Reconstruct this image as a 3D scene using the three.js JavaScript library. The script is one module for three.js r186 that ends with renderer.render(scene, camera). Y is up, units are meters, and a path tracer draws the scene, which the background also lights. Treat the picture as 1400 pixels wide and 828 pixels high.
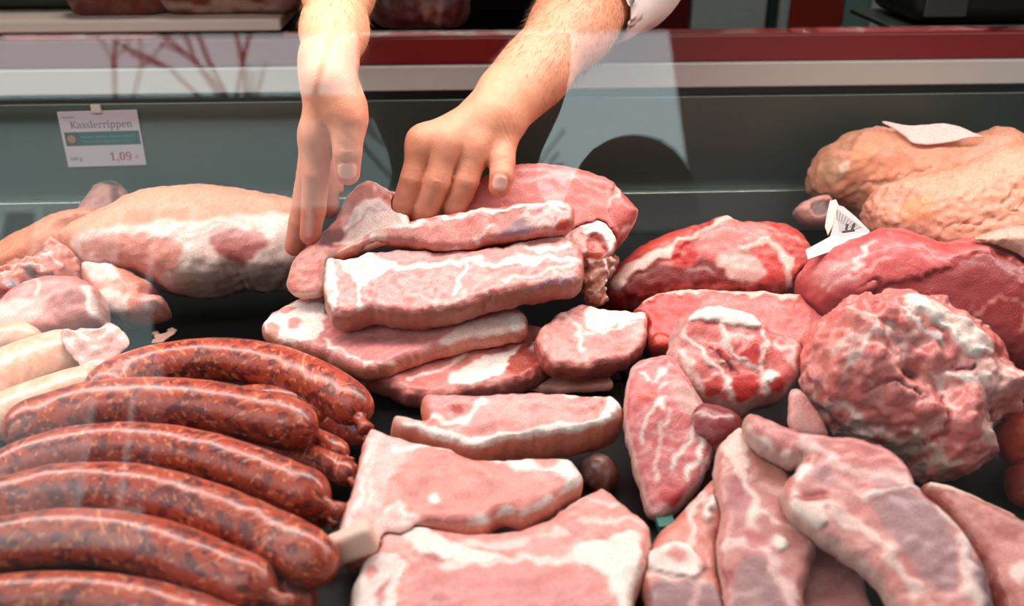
import * as THREE from 'three';
import { RoundedBoxGeometry } from 'three/addons/geometries/RoundedBoxGeometry.js';
import { mergeGeometries } from 'three/addons/utils/BufferGeometryUtils.js';
import { RectAreaLightUniformsLib } from 'three/addons/lights/RectAreaLightUniformsLib.js';

// ---------------------------------------------------------------- camera, sky, lights, exposure
const scene = new THREE.Scene();
const V3 = (x, y, z) => new THREE.Vector3(x, y, z);
const W = 1400, H = 828, FOCAL = 1360;
const EYE = V3(0, 0.42, 0), PITCH = -25 * Math.PI / 180, YAW = -3 * Math.PI / 180;
const camera = new THREE.PerspectiveCamera(2 * Math.atan(H / 2 / FOCAL) * 180 / Math.PI, W / H, 0.02, 80);
camera.position.copy(EYE);
camera.rotation.set(PITCH, YAW, 0, 'YXZ');
camera.updateMatrixWorld();
camera.focus = 0.84;
camera.userData.fStop = 5.5;
scene.add(camera);
scene.background = new THREE.Color().setRGB(1.42, 1.78, 1.82);       // bright overcast sky over the street

RectAreaLightUniformsLib.init();
const renderer = new THREE.WebGLRenderer({ antialias: true });
renderer.toneMapping = THREE.LinearToneMapping;
renderer.toneMappingExposure = 1.4;
renderer.shadowMap.enabled = true;
renderer.shadowMap.type = THREE.PCFSoftShadowMap;
const LAMP = { x: 0, y: 0.54, z: -0.79, w: 2.3, d: 0.10, power: 13 };
function areaLight(name, w, h, color, power, pos, look) {
  const l = new THREE.RectAreaLight(color, power, w, h);
  l.name = name; l.position.copy(pos); l.lookAt(look); scene.add(l);
  return l;
}
areaLight('display_lamp_glow', LAMP.w, LAMP.d, new THREE.Color().setRGB(1, 0.905, 0.84), LAMP.power, V3(LAMP.x, LAMP.y - 0.012, LAMP.z), V3(LAMP.x, 0, LAMP.z));
areaLight('shop_ceiling_glow', 1.2, 1.2, new THREE.Color().setRGB(1, 0.95, 0.88), 3, V3(0.2, 2.35, -2.3), V3(0.2, 0, -2.3));

// ---------------------------------------------------------------- photo pixels to places
const RIGHT = V3(1, 0, 0).applyQuaternion(camera.quaternion), UPV = V3(0, 1, 0).applyQuaternion(camera.quaternion), FWD = V3(0, 0, -1).applyQuaternion(camera.quaternion);
const ray = (px, py) => FWD.clone().addScaledVector(RIGHT, (px - W / 2) / FOCAL).addScaledVector(UPV, -(py - H / 2) / FOCAL);
const atY = (px, py, y) => { const r = ray(px, py); return EYE.clone().addScaledVector(r, (y - EYE.y) / r.y); };
const atZ = (px, py, z) => { const r = ray(px, py); return EYE.clone().addScaledVector(r, (-z - EYE.z) / r.z); };
const depthOf = (p) => p.clone().sub(EYE).dot(FWD);
const pts = (s) => s.trim().split(/\s+/).map((t) => t.split(',').map(Number));

// ---------------------------------------------------------------- noise
let seed = 12345;
const rnd = () => ((seed = (seed * 1664525 + 1013904223) >>> 0) / 4294967296);
const PERM = new Uint8Array(512);
{ const p = [...Array(256).keys()]; for (let i = 255; i > 0; i--) { const j = Math.floor(rnd() * (i + 1)); [p[i], p[j]] = [p[j], p[i]]; } for (let i = 0; i < 512; i++) PERM[i] = p[i & 255]; }
const grad = (h, x, y, z) => { h &= 15; const u = h < 8 ? x : y, v = h < 4 ? y : h === 12 || h === 14 ? x : z; return ((h & 1) ? -u : u) + ((h & 2) ? -v : v); };
function noise(x, y, z) {
  const fx = Math.floor(x), fy = Math.floor(y), fz = Math.floor(z), X = fx & 255, Y = fy & 255, Z = fz & 255;
  x -= fx; y -= fy; z -= fz;
  const u = x * x * x * (x * (x * 6 - 15) + 10), v = y * y * y * (y * (y * 6 - 15) + 10), w = z * z * z * (z * (z * 6 - 15) + 10);
  const A = PERM[X] + Y, AA = PERM[A] + Z, AB = PERM[A + 1] + Z, B = PERM[X + 1] + Y, BA = PERM[B] + Z, BB = PERM[B + 1] + Z;
  const L = (a, b, t) => a + (b - a) * t;
  return L(L(L(grad(PERM[AA], x, y, z), grad(PERM[BA], x - 1, y, z), u), L(grad(PERM[AB], x, y - 1, z), grad(PERM[BB], x - 1, y - 1, z), u), v),
    L(L(grad(PERM[AA + 1], x, y, z - 1), grad(PERM[BA + 1], x - 1, y, z - 1), u), L(grad(PERM[AB + 1], x, y - 1, z - 1), grad(PERM[BB + 1], x - 1, y - 1, z - 1), u), v), w);
}
const fbm = (x, y, z, o = 3) => { let s = 0, a = 0.5; for (let i = 0; i < o; i++) { s += a * noise(x, y, z); x = x * 2.03 + 7.1; y = y * 2.03 + 3.7; z = z * 2.03 + 1.9; a *= 0.5; } return s; };
const clamp = (x, a = 0, b = 1) => Math.min(b, Math.max(a, x));
const sstep = (a, b, x) => { const t = clamp((x - a) / (b - a)); return t * t * (3 - 2 * t); };
const C = (hex) => new THREE.Color(hex).toArray();     // linear

// ---------------------------------------------------------------- surface nets
function surfaceNets(nx, ny, nz, f) {
  const pos = [], idx = [], cell = new Int32Array(nx * ny * nz).fill(-1), sx = 1, sy = nx, sz = nx * ny;
  const off = [0, sx, sy, sx + sy, sz, sx + sz, sy + sz, sx + sy + sz], EDGES = [[0, 1], [2, 3], [4, 5], [6, 7], [0, 2], [1, 3], [4, 6], [5, 7], [0, 4], [1, 5], [2, 6], [3, 7]];
  for (let k = 0; k < nz - 1; k++) for (let j = 0; j < ny - 1; j++) for (let i = 0; i < nx - 1; i++) {
    const b = i + j * sy + k * sz;
    let m = 0;
    for (let c = 0; c < 8; c++) if (f[b + off[c]] < 0) m |= 1 << c;
    if (m === 0 || m === 255) continue;
    let x = 0, y = 0, z = 0, n = 0;
    for (const [p, q] of EDGES) {
      if (((m >> p) & 1) === ((m >> q) & 1)) continue;
      const a = f[b + off[p]], t = a / (a - f[b + off[q]]);
      x += (p & 1) + (((q & 1) - (p & 1)) * t); y += ((p >> 1) & 1) + ((((q >> 1) & 1) - ((p >> 1) & 1)) * t); z += (p >> 2) + (((q >> 2) - (p >> 2)) * t); n++;
    }
    cell[b] = pos.length / 3;
    pos.push(i + x / n, j + y / n, k + z / n);
  }
  const quad = (a, b, c, d, flip) => { if (a < 0 || b < 0 || c < 0 || d < 0) return; if (flip) idx.push(a, c, b, a, d, c); else idx.push(a, b, c, a, c, d); };
  for (let k = 1; k < nz - 1; k++) for (let j = 1; j < ny - 1; j++) for (let i = 1; i < nx - 1; i++) {
    const b = i + j * sy + k * sz, s = f[b] < 0;
    if (s !== f[b + sx] < 0) quad(cell[b - sy - sz], cell[b - sz], cell[b], cell[b - sy], !s);
    if (s !== f[b + sy] < 0) quad(cell[b - sx - sz], cell[b - sx], cell[b], cell[b - sz], !s);
    if (s !== f[b + sz] < 0) quad(cell[b - sx - sy], cell[b - sy], cell[b], cell[b - sx], !s);
  }
  return { pos, idx };
}

// ---------------------------------------------------------------- shared materials
function noiseTexture(n, fn, srgb) {
  const d = new Uint8Array(n * n * 4);
  for (let j = 0; j < n; j++) for (let i = 0; i < n; i++) { const c = fn(i / n, j / n), o = (j * n + i) * 4; for (let k = 0; k < 3; k++) d[o + k] = clamp(Array.isArray(c) ? c[k] : c) * 255; d[o + 3] = 255; }
  const t = new THREE.DataTexture(d, n, n);
  t.wrapS = t.wrapT = THREE.RepeatWrapping; t.magFilter = THREE.LinearFilter; t.minFilter = THREE.LinearMipmapLinearFilter; t.generateMipmaps = true;
  if (srgb) t.colorSpace = THREE.SRGBColorSpace;
  t.needsUpdate = true;
  return t;
}
// noise that tiles: sampled on a torus
const torus = (u, v, f, o) => { const a = u * 2 * Math.PI, b = v * 2 * Math.PI, R = f / 6.283; return fbm(Math.cos(a) * R + 9 + 0.7 * Math.sin(b) * R, Math.sin(a) * R + 5 + 0.7 * Math.cos(b) * R, Math.cos(b) * R * 0.7 + Math.sin(b) * R * 0.7 + 3, o); };
const grainBump = noiseTexture(512, (u, v) => 0.5 + 0.55 * torus(u, v, 46, 3) + 0.35 * torus(u + 0.3, v, 120, 2));
const grainTone = noiseTexture(512, (u, v) => { const n = torus(u, v, 60, 3) * 0.5 + torus(u + 0.4, v + 0.2, 130, 2) * 0.35; return [0.94 + n * 0.22, 0.92 + n * 0.5, 0.92 + n * 0.5]; }, true);
const skinBump = noiseTexture(512, (u, v) => 0.5 + 0.5 * torus(u, v, 70, 2) + 0.3 * torus(u, v, 150, 1));
const meatMat = (o = {}) => new THREE.MeshPhysicalMaterial({ vertexColors: true, map: grainTone, roughness: 0.42, bumpMap: grainBump, bumpScale: 0.0005, clearcoat: 0.3, clearcoatRoughness: 0.25, ...o });
const MAT = {
  meat: meatMat(),
  fat: meatMat({ roughness: 0.45, bumpScale: 0.0004 }),
  dry: meatMat({ roughness: 0.55, clearcoat: 0.05, bumpScale: 0.0004 }),
  wet: meatMat({ roughness: 0.32, clearcoat: 0.5, clearcoatRoughness: 0.18, bumpScale: 0.0004 }),
  skin: new THREE.MeshPhysicalMaterial({ vertexColors: true, roughness: 0.5, bumpMap: skinBump, bumpScale: 0.0005, sheen: 0.15, sheenColor: new THREE.Color(0xffd8c8), sheenRoughness: 0.5 }),
};

// ---------------------------------------------------------------- naming
const used = new Map();
const numbered = (n) => { const k = used.get(n) ?? 0; used.set(n, k + 1); return k ? n + '_' + String(k).padStart(3, '0') : n; };
function thing(name, label, category, pos = V3(0, 0, 0), group, kind) {
  const g = new THREE.Group(); g.name = numbered(name); g.position.copy(pos);
  g.userData = { label, category }; if (group) g.userData.group = group; if (kind) g.userData.kind = kind;
  scene.add(g); return g;
}
function part(name, geo, mat, parent, label) {
  const m = new THREE.Mesh(geo, mat); m.name = name; m.castShadow = m.receiveShadow = true;
  if (label) m.userData.label = label;
  parent.add(m); return m;
}

// ---------------------------------------------------------------- meshes from fields
const fields = new Map();       // finished fields, so that pieces lie against each other
function sampleField(o, p) {
  if (o.fn) return o.fn(p.x, p.y, p.z);
  const q = p.clone().sub(o.o), c = o.cell, x = (q.dot(o.U) - o.u0) / c, y = (q.dot(o.V) - o.v0) / c, z = (q.dot(o.N) - o.w0) / c;
  if (x < 0 || y < 0 || z < 0 || x >= o.nx - 1 || y >= o.ny - 1 || z >= o.nz - 1) return 1;
  const i = x | 0, j = y | 0, k = z | 0, a = x - i, b = y - j, e = z - k, f = o.f, s = o.nx, t = o.nx * o.ny, n = i + j * s + k * t;
  const L = (p0, p1, w) => p0 + (p1 - p0) * w;
  return L(L(L(f[n], f[n + 1], a), L(f[n + s], f[n + s + 1], a), b), L(L(f[n + t], f[n + t + 1], a), L(f[n + t + s], f[n + t + s + 1], a), b), e);
}
// splits one surface into parts by class and hangs them under a group
function buildParts(group, base, positions, idx, classes, colors, uvs, names, mats, labels) {
  const g = new THREE.BufferGeometry();
  g.setAttribute('position', new THREE.Float32BufferAttribute(positions, 3)); g.setIndex(idx); g.computeVertexNormals();
  const nor = g.attributes.normal.array, lists = names.map(() => []);
  for (let t = 0; t < idx.length; t += 3) {
    const a = classes[idx[t]], b = classes[idx[t + 1]], c = classes[idx[t + 2]];
    lists[a === b || a === c ? a : b === c ? b : a].push(idx[t], idx[t + 1], idx[t + 2]);
  }
  // every connected patch becomes a part of its own; specks join the patch around them
  const patches = [], specks = [], owner = new Int32Array(positions.length / 3).fill(-1);
  for (let k = names.length - 1; k >= 0; k--) {
    const L = lists[k], root = new Map(), find = (x) => { let r = x; while (root.get(r) !== r) r = root.get(r); while (root.get(x) !== r) { const n = root.get(x); root.set(x, r); x = n; } return r; };
    for (const v of L) if (!root.has(v)) root.set(v, v);
    for (let t = 0; t < L.length; t += 3) { const a = find(L[t]), b = find(L[t + 1]); root.set(a, b); root.set(find(L[t + 2]), find(b)); }
    const by = new Map();
    for (let t = 0; t < L.length; t += 3) { const r = find(L[t]); let m = by.get(r); if (!m) by.set(r, m = []); m.push(L[t], L[t + 1], L[t + 2]); }
    for (const c of by.values()) if (c.length >= 3 * 200) { for (const v of c) owner[v] = patches.length; patches.push([k, c]); } else specks.push(c);
  }
  for (let round = 0; specks.length && round < 6; round++) for (let i = specks.length - 1; i >= 0; i--) {
    const v = specks[i].find((x) => owner[x] >= 0);
    if (v === undefined) continue;
    const to = owner[v]; for (const x of specks[i]) { patches[to][1].push(x); if (owner[x] < 0) owner[x] = to; } specks.splice(i, 1);
  }
  patches.reverse();
  for (const [k, L] of patches) {
    const n = names[k], map = new Map(), P = [], N = [], Cc = [], Uv = [], I = [];
    for (const v of L) {
      let m = map.get(v);
      if (m === undefined) {
        m = P.length / 3; map.set(v, m);
        P.push(positions[v * 3] - base.x, positions[v * 3 + 1] - base.y, positions[v * 3 + 2] - base.z);
        N.push(nor[v * 3], nor[v * 3 + 1], nor[v * 3 + 2]); Cc.push(colors[v * 3], colors[v * 3 + 1], colors[v * 3 + 2]); Uv.push(uvs[v * 2], uvs[v * 2 + 1]);
      }
      I.push(m);
    }
    const q = new THREE.BufferGeometry();
    q.setAttribute('position', new THREE.Float32BufferAttribute(P, 3)); q.setAttribute('normal', new THREE.Float32BufferAttribute(N, 3));
    q.setAttribute('color', new THREE.Float32BufferAttribute(Cc, 3)); q.setAttribute('uv', new THREE.Float32BufferAttribute(Uv, 2)); q.setIndex(I);
    part(n, q, mats[k], group, labels?.[n]);
  }
}
function spline(p, closed, per = 6) {
  const v = p.map(([x, y]) => V3(x, y, 0));
  return new THREE.CatmullRomCurve3(v, closed, 'centripetal').getPoints(p.length * per).map((q) => [q.x, q.y]);
}
function segDist(poly, closed, x, y) {
  let best = 1e9, inside = false;
  const n = poly.length;
  for (let i = 0, j = n - 1; i < n; j = i++) {
    if (!closed && i === 0) continue;
    const ax = poly[j][0], ay = poly[j][1], bx = poly[i][0] - ax, by = poly[i][1] - ay, px = x - ax, py = y - ay, t = clamp((px * bx + py * by) / (bx * bx + by * by + 1e-12)), dx = px - bx * t, dy = py - by * t;
    best = Math.min(best, dx * dx + dy * dy);
    if (closed && (poly[i][1] > y) !== (ay > y) && x < (ax - poly[i][0]) * (y - poly[i][1]) / (ay - poly[i][1]) + poly[i][0]) inside = !inside;
  }
  best = Math.sqrt(best);
  return closed ? (inside ? best : -best) : best;
}
const PAL = {
  pork: [C('#dd7f7a'), C('#ec9f98')], porkPale: [C('#e8938c'), C('#f3b2aa')], beef: [C('#b32d28'), C('#cf4a41')], veal: [C('#cf6560'), C('#e08a82')],
  fat: C('#fbece2'), fatPink: C('#f6d2c8'), bone: C('#f7e3da'), rind: C('#e5a78f'), marbling: C('#f4d3cb'),
};
// A cut of meat. out: outline of its face in photo pixels; at: a pixel of the face and that place's height above the deck; elev / az: how the face leans.
// T: thickness of the edge (front / back of the face plane for round pieces), R: how far in the edge is rounded. f: features drawn on the face.
function meat(q) {
  const o = atY(q.at[0], q.at[1], q.at[2]), el = (q.elev ?? 90) * Math.PI / 180, az = (q.az ?? 0) * Math.PI / 180;
  const N = V3(Math.sin(az) * Math.cos(el), Math.sin(el), Math.cos(az) * Math.cos(el));
  const U = RIGHT.clone().addScaledVector(N, -RIGHT.dot(N)).normalize(), V = N.clone().cross(U).normalize();
  const uv = ([px, py]) => { const r = ray(px, py), t = o.clone().sub(EYE).dot(N) / r.dot(N), p = EYE.clone().addScaledVector(r, t).sub(o); return [p.dot(U), p.dot(V)]; };
  const cell = (q.cell ?? 1.7) / 1000, R = q.R ?? 0.008, p = q.p ?? 2, slab = q.slab ?? true;
  const Tt = slab ? q.T / 2 : q.T, Tb = slab ? q.T / 2 : (q.Tb ?? q.T), wc = slab ? -q.T / 2 : 0;
  const outline = spline(pts(q.out).map(uv), true, 5);
  let u0 = 1e9, u1 = -1e9, v0 = 1e9, v1 = -1e9;
  for (const [a, b] of outline) { u0 = Math.min(u0, a); u1 = Math.max(u1, a); v0 = Math.min(v0, b); v1 = Math.max(v1, b); }
  const pad = 4 * cell + 0.003; u0 -= pad; v0 -= pad; u1 += pad; v1 += pad;
  const nx = Math.ceil((u1 - u0) / cell) + 1, ny = Math.ceil((v1 - v0) / cell) + 1, nn = nx * ny, sd = q.seed ?? (q.at[0] * 0.37 + q.at[1] * 0.11);
  const D = new Float32Array(nn), OFF = new Float32Array(nn), COL = new Float32Array(nn * 3), CLS = new Uint8Array(nn);
  const names = [q.main ?? 'lean'], mats = [MAT[q.mat ?? 'meat']];
  const feats = (q.f ?? []).map((x) => {
    const closed = x.p !== undefined, g = pts(closed ? x.p : x.l).map(uv);
    let k = 0;
    if (x.part) { k = names.indexOf(x.part); if (k < 0) { k = names.length; names.push(x.part); mats.push(MAT[x.mat ?? 'fat']); } }
    return { ...x, closed, g: g.length > 2 ? spline(g, closed, 4) : g, k, c: x.c ? (typeof x.c === 'string' ? C(x.c) : x.c) : null };
  });
  const [ca, cb] = (q.c ?? PAL.pork).map((x) => [x[0] * 0.98, x[1] * 0.79, x[2] * 0.76]), marb = q.marb ?? 0.35, bumpA = (q.bump ?? 0.9) / 1000, edge = (q.edge ?? 1.5) / 1000, fib = q.fib ?? [70, 220];
  let rimK = 0; const rim = q.rim ? { w: q.rim.w / 1000, c: typeof q.rim.c === 'string' ? C(q.rim.c) : q.rim.c ?? PAL.fat } : null;
  if (rim && q.rim.part) { rimK = names.indexOf(q.rim.part); if (rimK < 0) { rimK = names.length; names.push(q.rim.part); mats.push(MAT.fat); } }
  const bumps = (q.b ?? []).map(([x, y, r, h]) => [...uv([x, y]), r, h]);
  const fa = Math.cos(q.grain ?? 0.5), fb = Math.sin(q.grain ?? 0.5);
  for (let j = 0; j < ny; j++) for (let i = 0; i < nx; i++) {
    const u = u0 + i * cell, v = v0 + j * cell, n = j * nx + i;
    let d = segDist(outline, true, u, v);
    d += edge * (noise(u * 70, v * 70, sd) + 0.6 * noise(u * 190, v * 190, sd + 4));
    D[n] = d;
    let off = bumpA * (1.6 * fbm(u * 26, v * 26, sd, 3) + 0.5 * noise(u * 130, v * 130, sd));
    for (const [bu, bv, r, h] of bumps) off += h * Math.exp(-((u - bu) ** 2 + (v - bv) ** 2) / (r * r));
    // lean: two tones, fibres along the grain, fine marbling
    const fu = u * fa + v * fb, fv = -u * fb + v * fa;
    let t = clamp(0.5 + 0.9 * fbm(u * 38, v * 38, sd + 9, 3) + 0.55 * noise(fu * fib[0], fv * fib[1], sd + 2) + 0.45 * noise(fu * 210, fv * 420, sd + 5));
    let r = ca[0] + (cb[0] - ca[0]) * t, g = ca[1] + (cb[1] - ca[1]) * t, b = ca[2] + (cb[2] - ca[2]) * t, cls = 0;
    const mix = (c, m) => { r += (c[0] - r) * m; g += (c[1] - g) * m; b += (c[2] - b) * m; };
    if (marb > 0) {
      const m1 = 1 - Math.abs(noise(fu * 60 + 3 * noise(u * 40, v * 40, sd), fv * 95, sd + 20)) * 7, m2 = fbm(u * 30, v * 30, sd + 31, 2);
      mix(q.marbC ?? PAL.marbling, clamp(m1) * marb * sstep(-0.1, 0.35, m2 + 0.1));
      const m3 = 1 - Math.abs(noise(fu * 130 + 2 * noise(u * 70, v * 70, sd + 3), fv * 240, sd + 22)) * 6; mix(q.marbC ?? PAL.marbling, clamp(m3) * marb * 0.75 * sstep(-0.25, 0.3, fbm(u * 45, v * 45, sd + 33, 2)));
    }
    const wx = 0.0026 * noise(u * 110, v * 110, sd + 50) + 0.0035 * noise(u * 45, v * 45, sd + 51), wy = 0.0026 * noise(u * 110, v * 110, sd + 60) + 0.0035 * noise(u * 45, v * 45, sd + 61);
    if (rim) { const m = 1 - sstep(rim.w * 0.65, rim.w * 1.25, d + 0.4 * rim.w * noise(u * 60, v * 60, sd + 70)); mix(rim.c, m); if (m > 0.5 && rimK) cls = rimK; }
    for (const x of feats) {
      const soft = (x.s ?? 1.0) / 1000 * 0.7, dd = segDist(x.g, x.closed, u + wx * (x.warp ?? (x.closed ? 1.2 : 1.9)), v + wy * (x.warp ?? (x.closed ? 1.2 : 1.9))) + (x.closed ? 1 : -0.5) * (0.0005 + soft * 0.45) * (noise(u * 260, v * 260, sd + 85) + 0.8 * noise(fu * 120, fv * 330, sd + 86));
      const m = (x.closed ? sstep(-soft, soft, dd) : 1 - sstep((x.w / 1000) * 0.55, (x.w / 1000) * 1.2, dd * (1 + 0.5 * noise(u * 80, v * 80, sd + 80)))) * (x.a ?? 1);
      if (m <= 0) continue;
      if (x.c) { const tone = 1 + 0.12 * noise(u * 140, v * 140, sd + 90) + 0.1 * noise(u * 40, v * 40, sd + 95); mix([x.c[0] * tone, x.c[1] * tone, x.c[2] * tone], m); }
      if (x.h) off += (x.h / 1000) * m;
      if (m > 0.5 && x.k !== undefined && x.c) cls = x.k;
    }
    OFF[n] = off; COL.set([r, g, b], n * 3); CLS[n] = cls;
  }
  let offMax = 0, offMin = 0; for (let n = 0; n < nn; n++) if (D[n] > -cell) { offMax = Math.max(offMax, OFF[n]); offMin = Math.min(offMin, OFF[n]); }
  const w0 = wc - Tb + Math.min(0, offMin) - 0.006, w1 = wc + Tt + offMax + 0.006, nz = Math.ceil((w1 - w0) / cell) + 2, f = new Float32Array(nn * nz);
  const n3 = (q.n3 ?? 0.6) / 1000, n3f = q.n3f ?? 60, floor = q.floor ?? 0.0022, cut = (q.cut ?? []).map((k) => fields.get(k)), small = Math.min(R, Tt, 0.012), wp = new THREE.Vector3();
  for (let k = 0; k < nz; k++) for (let j = 0; j < ny; j++) for (let i = 0; i < nx; i++) {
    const n = j * nx + i, w = w0 + k * cell, e = Math.max(0, 1 - D[n] / R), ww = w - wc - OFF[n] * (w > wc ? 1 : q.follow ?? 0.6);
    const a = Math.abs(ww) / (ww > 0 ? Tt : Tb), e2 = p === 2 ? Math.sqrt(e * e + a * a) : Math.pow(Math.pow(e, p) + Math.pow(a, p), 1 / p);
    let F = (e2 - 1) * small;
    if (F > -0.006 && F < 0.006) {
      const u = u0 + i * cell, v = v0 + j * cell;
      F += n3 * (noise(u * n3f, v * n3f, w * n3f + sd) + 0.5 * noise(u * n3f * 2.3, v * n3f * 2.3, w * n3f * 2.3 + sd));
      wp.copy(o).addScaledVector(U, u).addScaledVector(V, v).addScaledVector(N, w);
      F = Math.max(F, floor - wp.y);
      for (const c of cut) { const s = sampleField(c, wp); if (s < 0.004) F = Math.max(F, 0.0008 - s); }
    } else if (F < 0) {
      wp.copy(o).addScaledVector(U, u0 + i * cell).addScaledVector(V, v0 + j * cell).addScaledVector(N, w);
      F = Math.max(F, floor - wp.y);
      for (const c of cut) { const s = sampleField(c, wp); if (s < 0.004) F = Math.max(F, 0.0008 - s); }
    }
    f[n + k * nn] = F;
  }
  if (q.key) fields.set(q.key, { o, U, V, N, u0, v0, w0, cell, nx, ny, nz, f });
  const { pos, idx } = surfaceNets(nx, ny, nz, f), nv = pos.length / 3;
  const P = new Float32Array(nv * 3), K = new Float32Array(nv * 3), T2 = new Float32Array(nv * 2), CL = new Uint8Array(nv), side = q.side ? { c: typeof q.side === 'string' ? C(q.side) : q.side } : null;
  let sideK = 0; if (side && q.sidePart) { sideK = names.indexOf(q.sidePart); if (sideK < 0) { sideK = names.length; names.push(q.sidePart); mats.push(MAT.fat); } }
  const lo = V3(1e9, 1e9, 1e9), hi = V3(-1e9, -1e9, -1e9);
  for (let n = 0; n < nv; n++) {
    const x = pos[n * 3], y = pos[n * 3 + 1], z = pos[n * 3 + 2], u = u0 + x * cell, v = v0 + y * cell, w = w0 + z * cell;
    wp.copy(o).addScaledVector(U, u).addScaledVector(V, v).addScaledVector(N, w); lo.min(wp); hi.max(wp);
    P.set([wp.x, wp.y, wp.z], n * 3); T2.set([(u + 0.45 * w) / 0.07, (v + 0.6 * w) / 0.07], n * 2);
    const i = Math.min(nx - 2, x | 0), j = Math.min(ny - 2, y | 0), a = x - i, b = y - j, m = j * nx + i;
    for (let c = 0; c < 3; c++) K[n * 3 + c] = (COL[m * 3 + c] * (1 - a) + COL[(m + 1) * 3 + c] * a) * (1 - b) + (COL[(m + nx) * 3 + c] * (1 - a) + COL[(m + nx + 1) * 3 + c] * a) * b;
    CL[n] = CLS[Math.round(y) * nx + Math.round(x)];
    if (side) {
      const depth = -(w - wc - Tt - OFF[m]), s = sstep(0.0025, 0.0055, depth + 0.002 * noise(u * 120, v * 120, w * 120)), tone = 1 + 0.25 * fbm(u * 90, v * 90, w * 90 + sd, 2);
      for (let c = 0; c < 3; c++) K[n * 3 + c] += (side.c[c] * tone - K[n * 3 + c]) * s;
      if (s > 0.5) CL[n] = sideK;
    }
  }
  const base = V3((lo.x + hi.x) / 2, lo.y, (lo.z + hi.z) / 2);
  const t = thing(q.name, q.label, q.cat, base, q.group);
  buildParts(t, base, P, idx, CL, K, T2, names, mats, q.labels);
  return t;
}

// ---------------------------------------------------------------- the shop and its display case
const std = (color, roughness, metalness = 0, o = {}) => new THREE.MeshStandardMaterial({ color, roughness, metalness, ...o });
const brushed = noiseTexture(256, (u, v) => 0.5 + 0.5 * torus(u * 0.999, v, 8, 2) + 0.4 * noise(u * 6, v * 180, 2));
const plaster = noiseTexture(256, (u, v) => 0.5 + 0.6 * torus(u, v, 30, 3));
const M = {
  black: new THREE.MeshPhysicalMaterial({ color: '#040505', roughness: 0.4, specularIntensity: 0.4 }), blackMatt: std('#060707', 0.6), steel: std('#59615a', 0.42, 0.85, { roughnessMap: null, bumpMap: brushed, bumpScale: 0.0002 }), mirrorSteel: std('#c3ccc6', 0.28, 0.9),
  alu: std('#bfb6b0', 0.5, 0.1), red: std('#7a0609', 0.4), white: std('#eeeae4', 0.5), board: std('#f3d9cc', 0.5), teal: std('#2f6f63', 0.35), darkRed: std('#4d0a0c', 0.5),
  wall: std('#cfcac2', 0.85, 0, { bumpMap: plaster, bumpScale: 0.001 }), tile: std('#4c4a47', 0.5), facade: std('#b6bcb8', 0.85), facadeDark: std('#3a3430', 0.85), frame: std('#d9dbd8', 0.6), pane: std('#2b3338', 0.1), bark: std('#4a4038', 0.9), pavement: std('#77746f', 0.9), roof: std('#5b4a44', 0.8),
};
const box = (w, h, d, x, y, z, r = 0.002) => { const g = new RoundedBoxGeometry(w, h, d, 2, Math.min(r, w / 2.2, h / 2.2, d / 2.2)); g.translate(x, y, z); return g; };
const between = (x0, x1, y0, y1, z0, z1, r) => box(x1 - x0, y1 - y0, z1 - z0, (x0 + x1) / 2, (y0 + y1) / 2, (z0 + z1) / 2, r);
function structure(name, geo, mat, label, category) { const m = part(name, geo, mat, scene); m.name = numbered(name); m.userData = { kind: 'structure', label, category }; return m; }
const XL = -1.35, XR = 0.78;        // the end walls of the case; the right one shows in the photograph
const BACK = -1.10;
structure('floor', between(-2.7, 2.7, -0.98, -0.9, -3.5, -0.2), M.tile, 'dark tiled shop floor behind the counter', 'floor');
structure('ceiling', between(-2.7, 2.7, 2.4, 2.5, -3.5, -0.2), M.wall, 'plain pale shop ceiling', 'ceiling');
structure('wall_back', between(-2.7, 2.7, -0.9, 2.4, -3.5, -3.4), M.darkRed, 'dark red back wall of the shop', 'wall');
structure('wall_left', between(-2.7, -2.6, -0.9, 2.4, -3.4, -0.2), M.wall, 'plain side wall of the shop', 'wall');
structure('wall_right', between(2.6, 2.7, -0.9, 2.4, -3.4, -0.2), M.wall, 'plain side wall of the shop', 'wall');
structure('wall_front', mergeGeometries([between(-2.7, 2.7, 1.0, 2.4, -0.3, -0.2), between(-2.6, XL - 0.03, -0.9, 1.0, -0.3, -0.2), between(XR + 0.6, 2.6, -0.9, 1.0, -0.3, -0.2)]), M.facade, 'shop front around the counter opening', 'wall');
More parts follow.
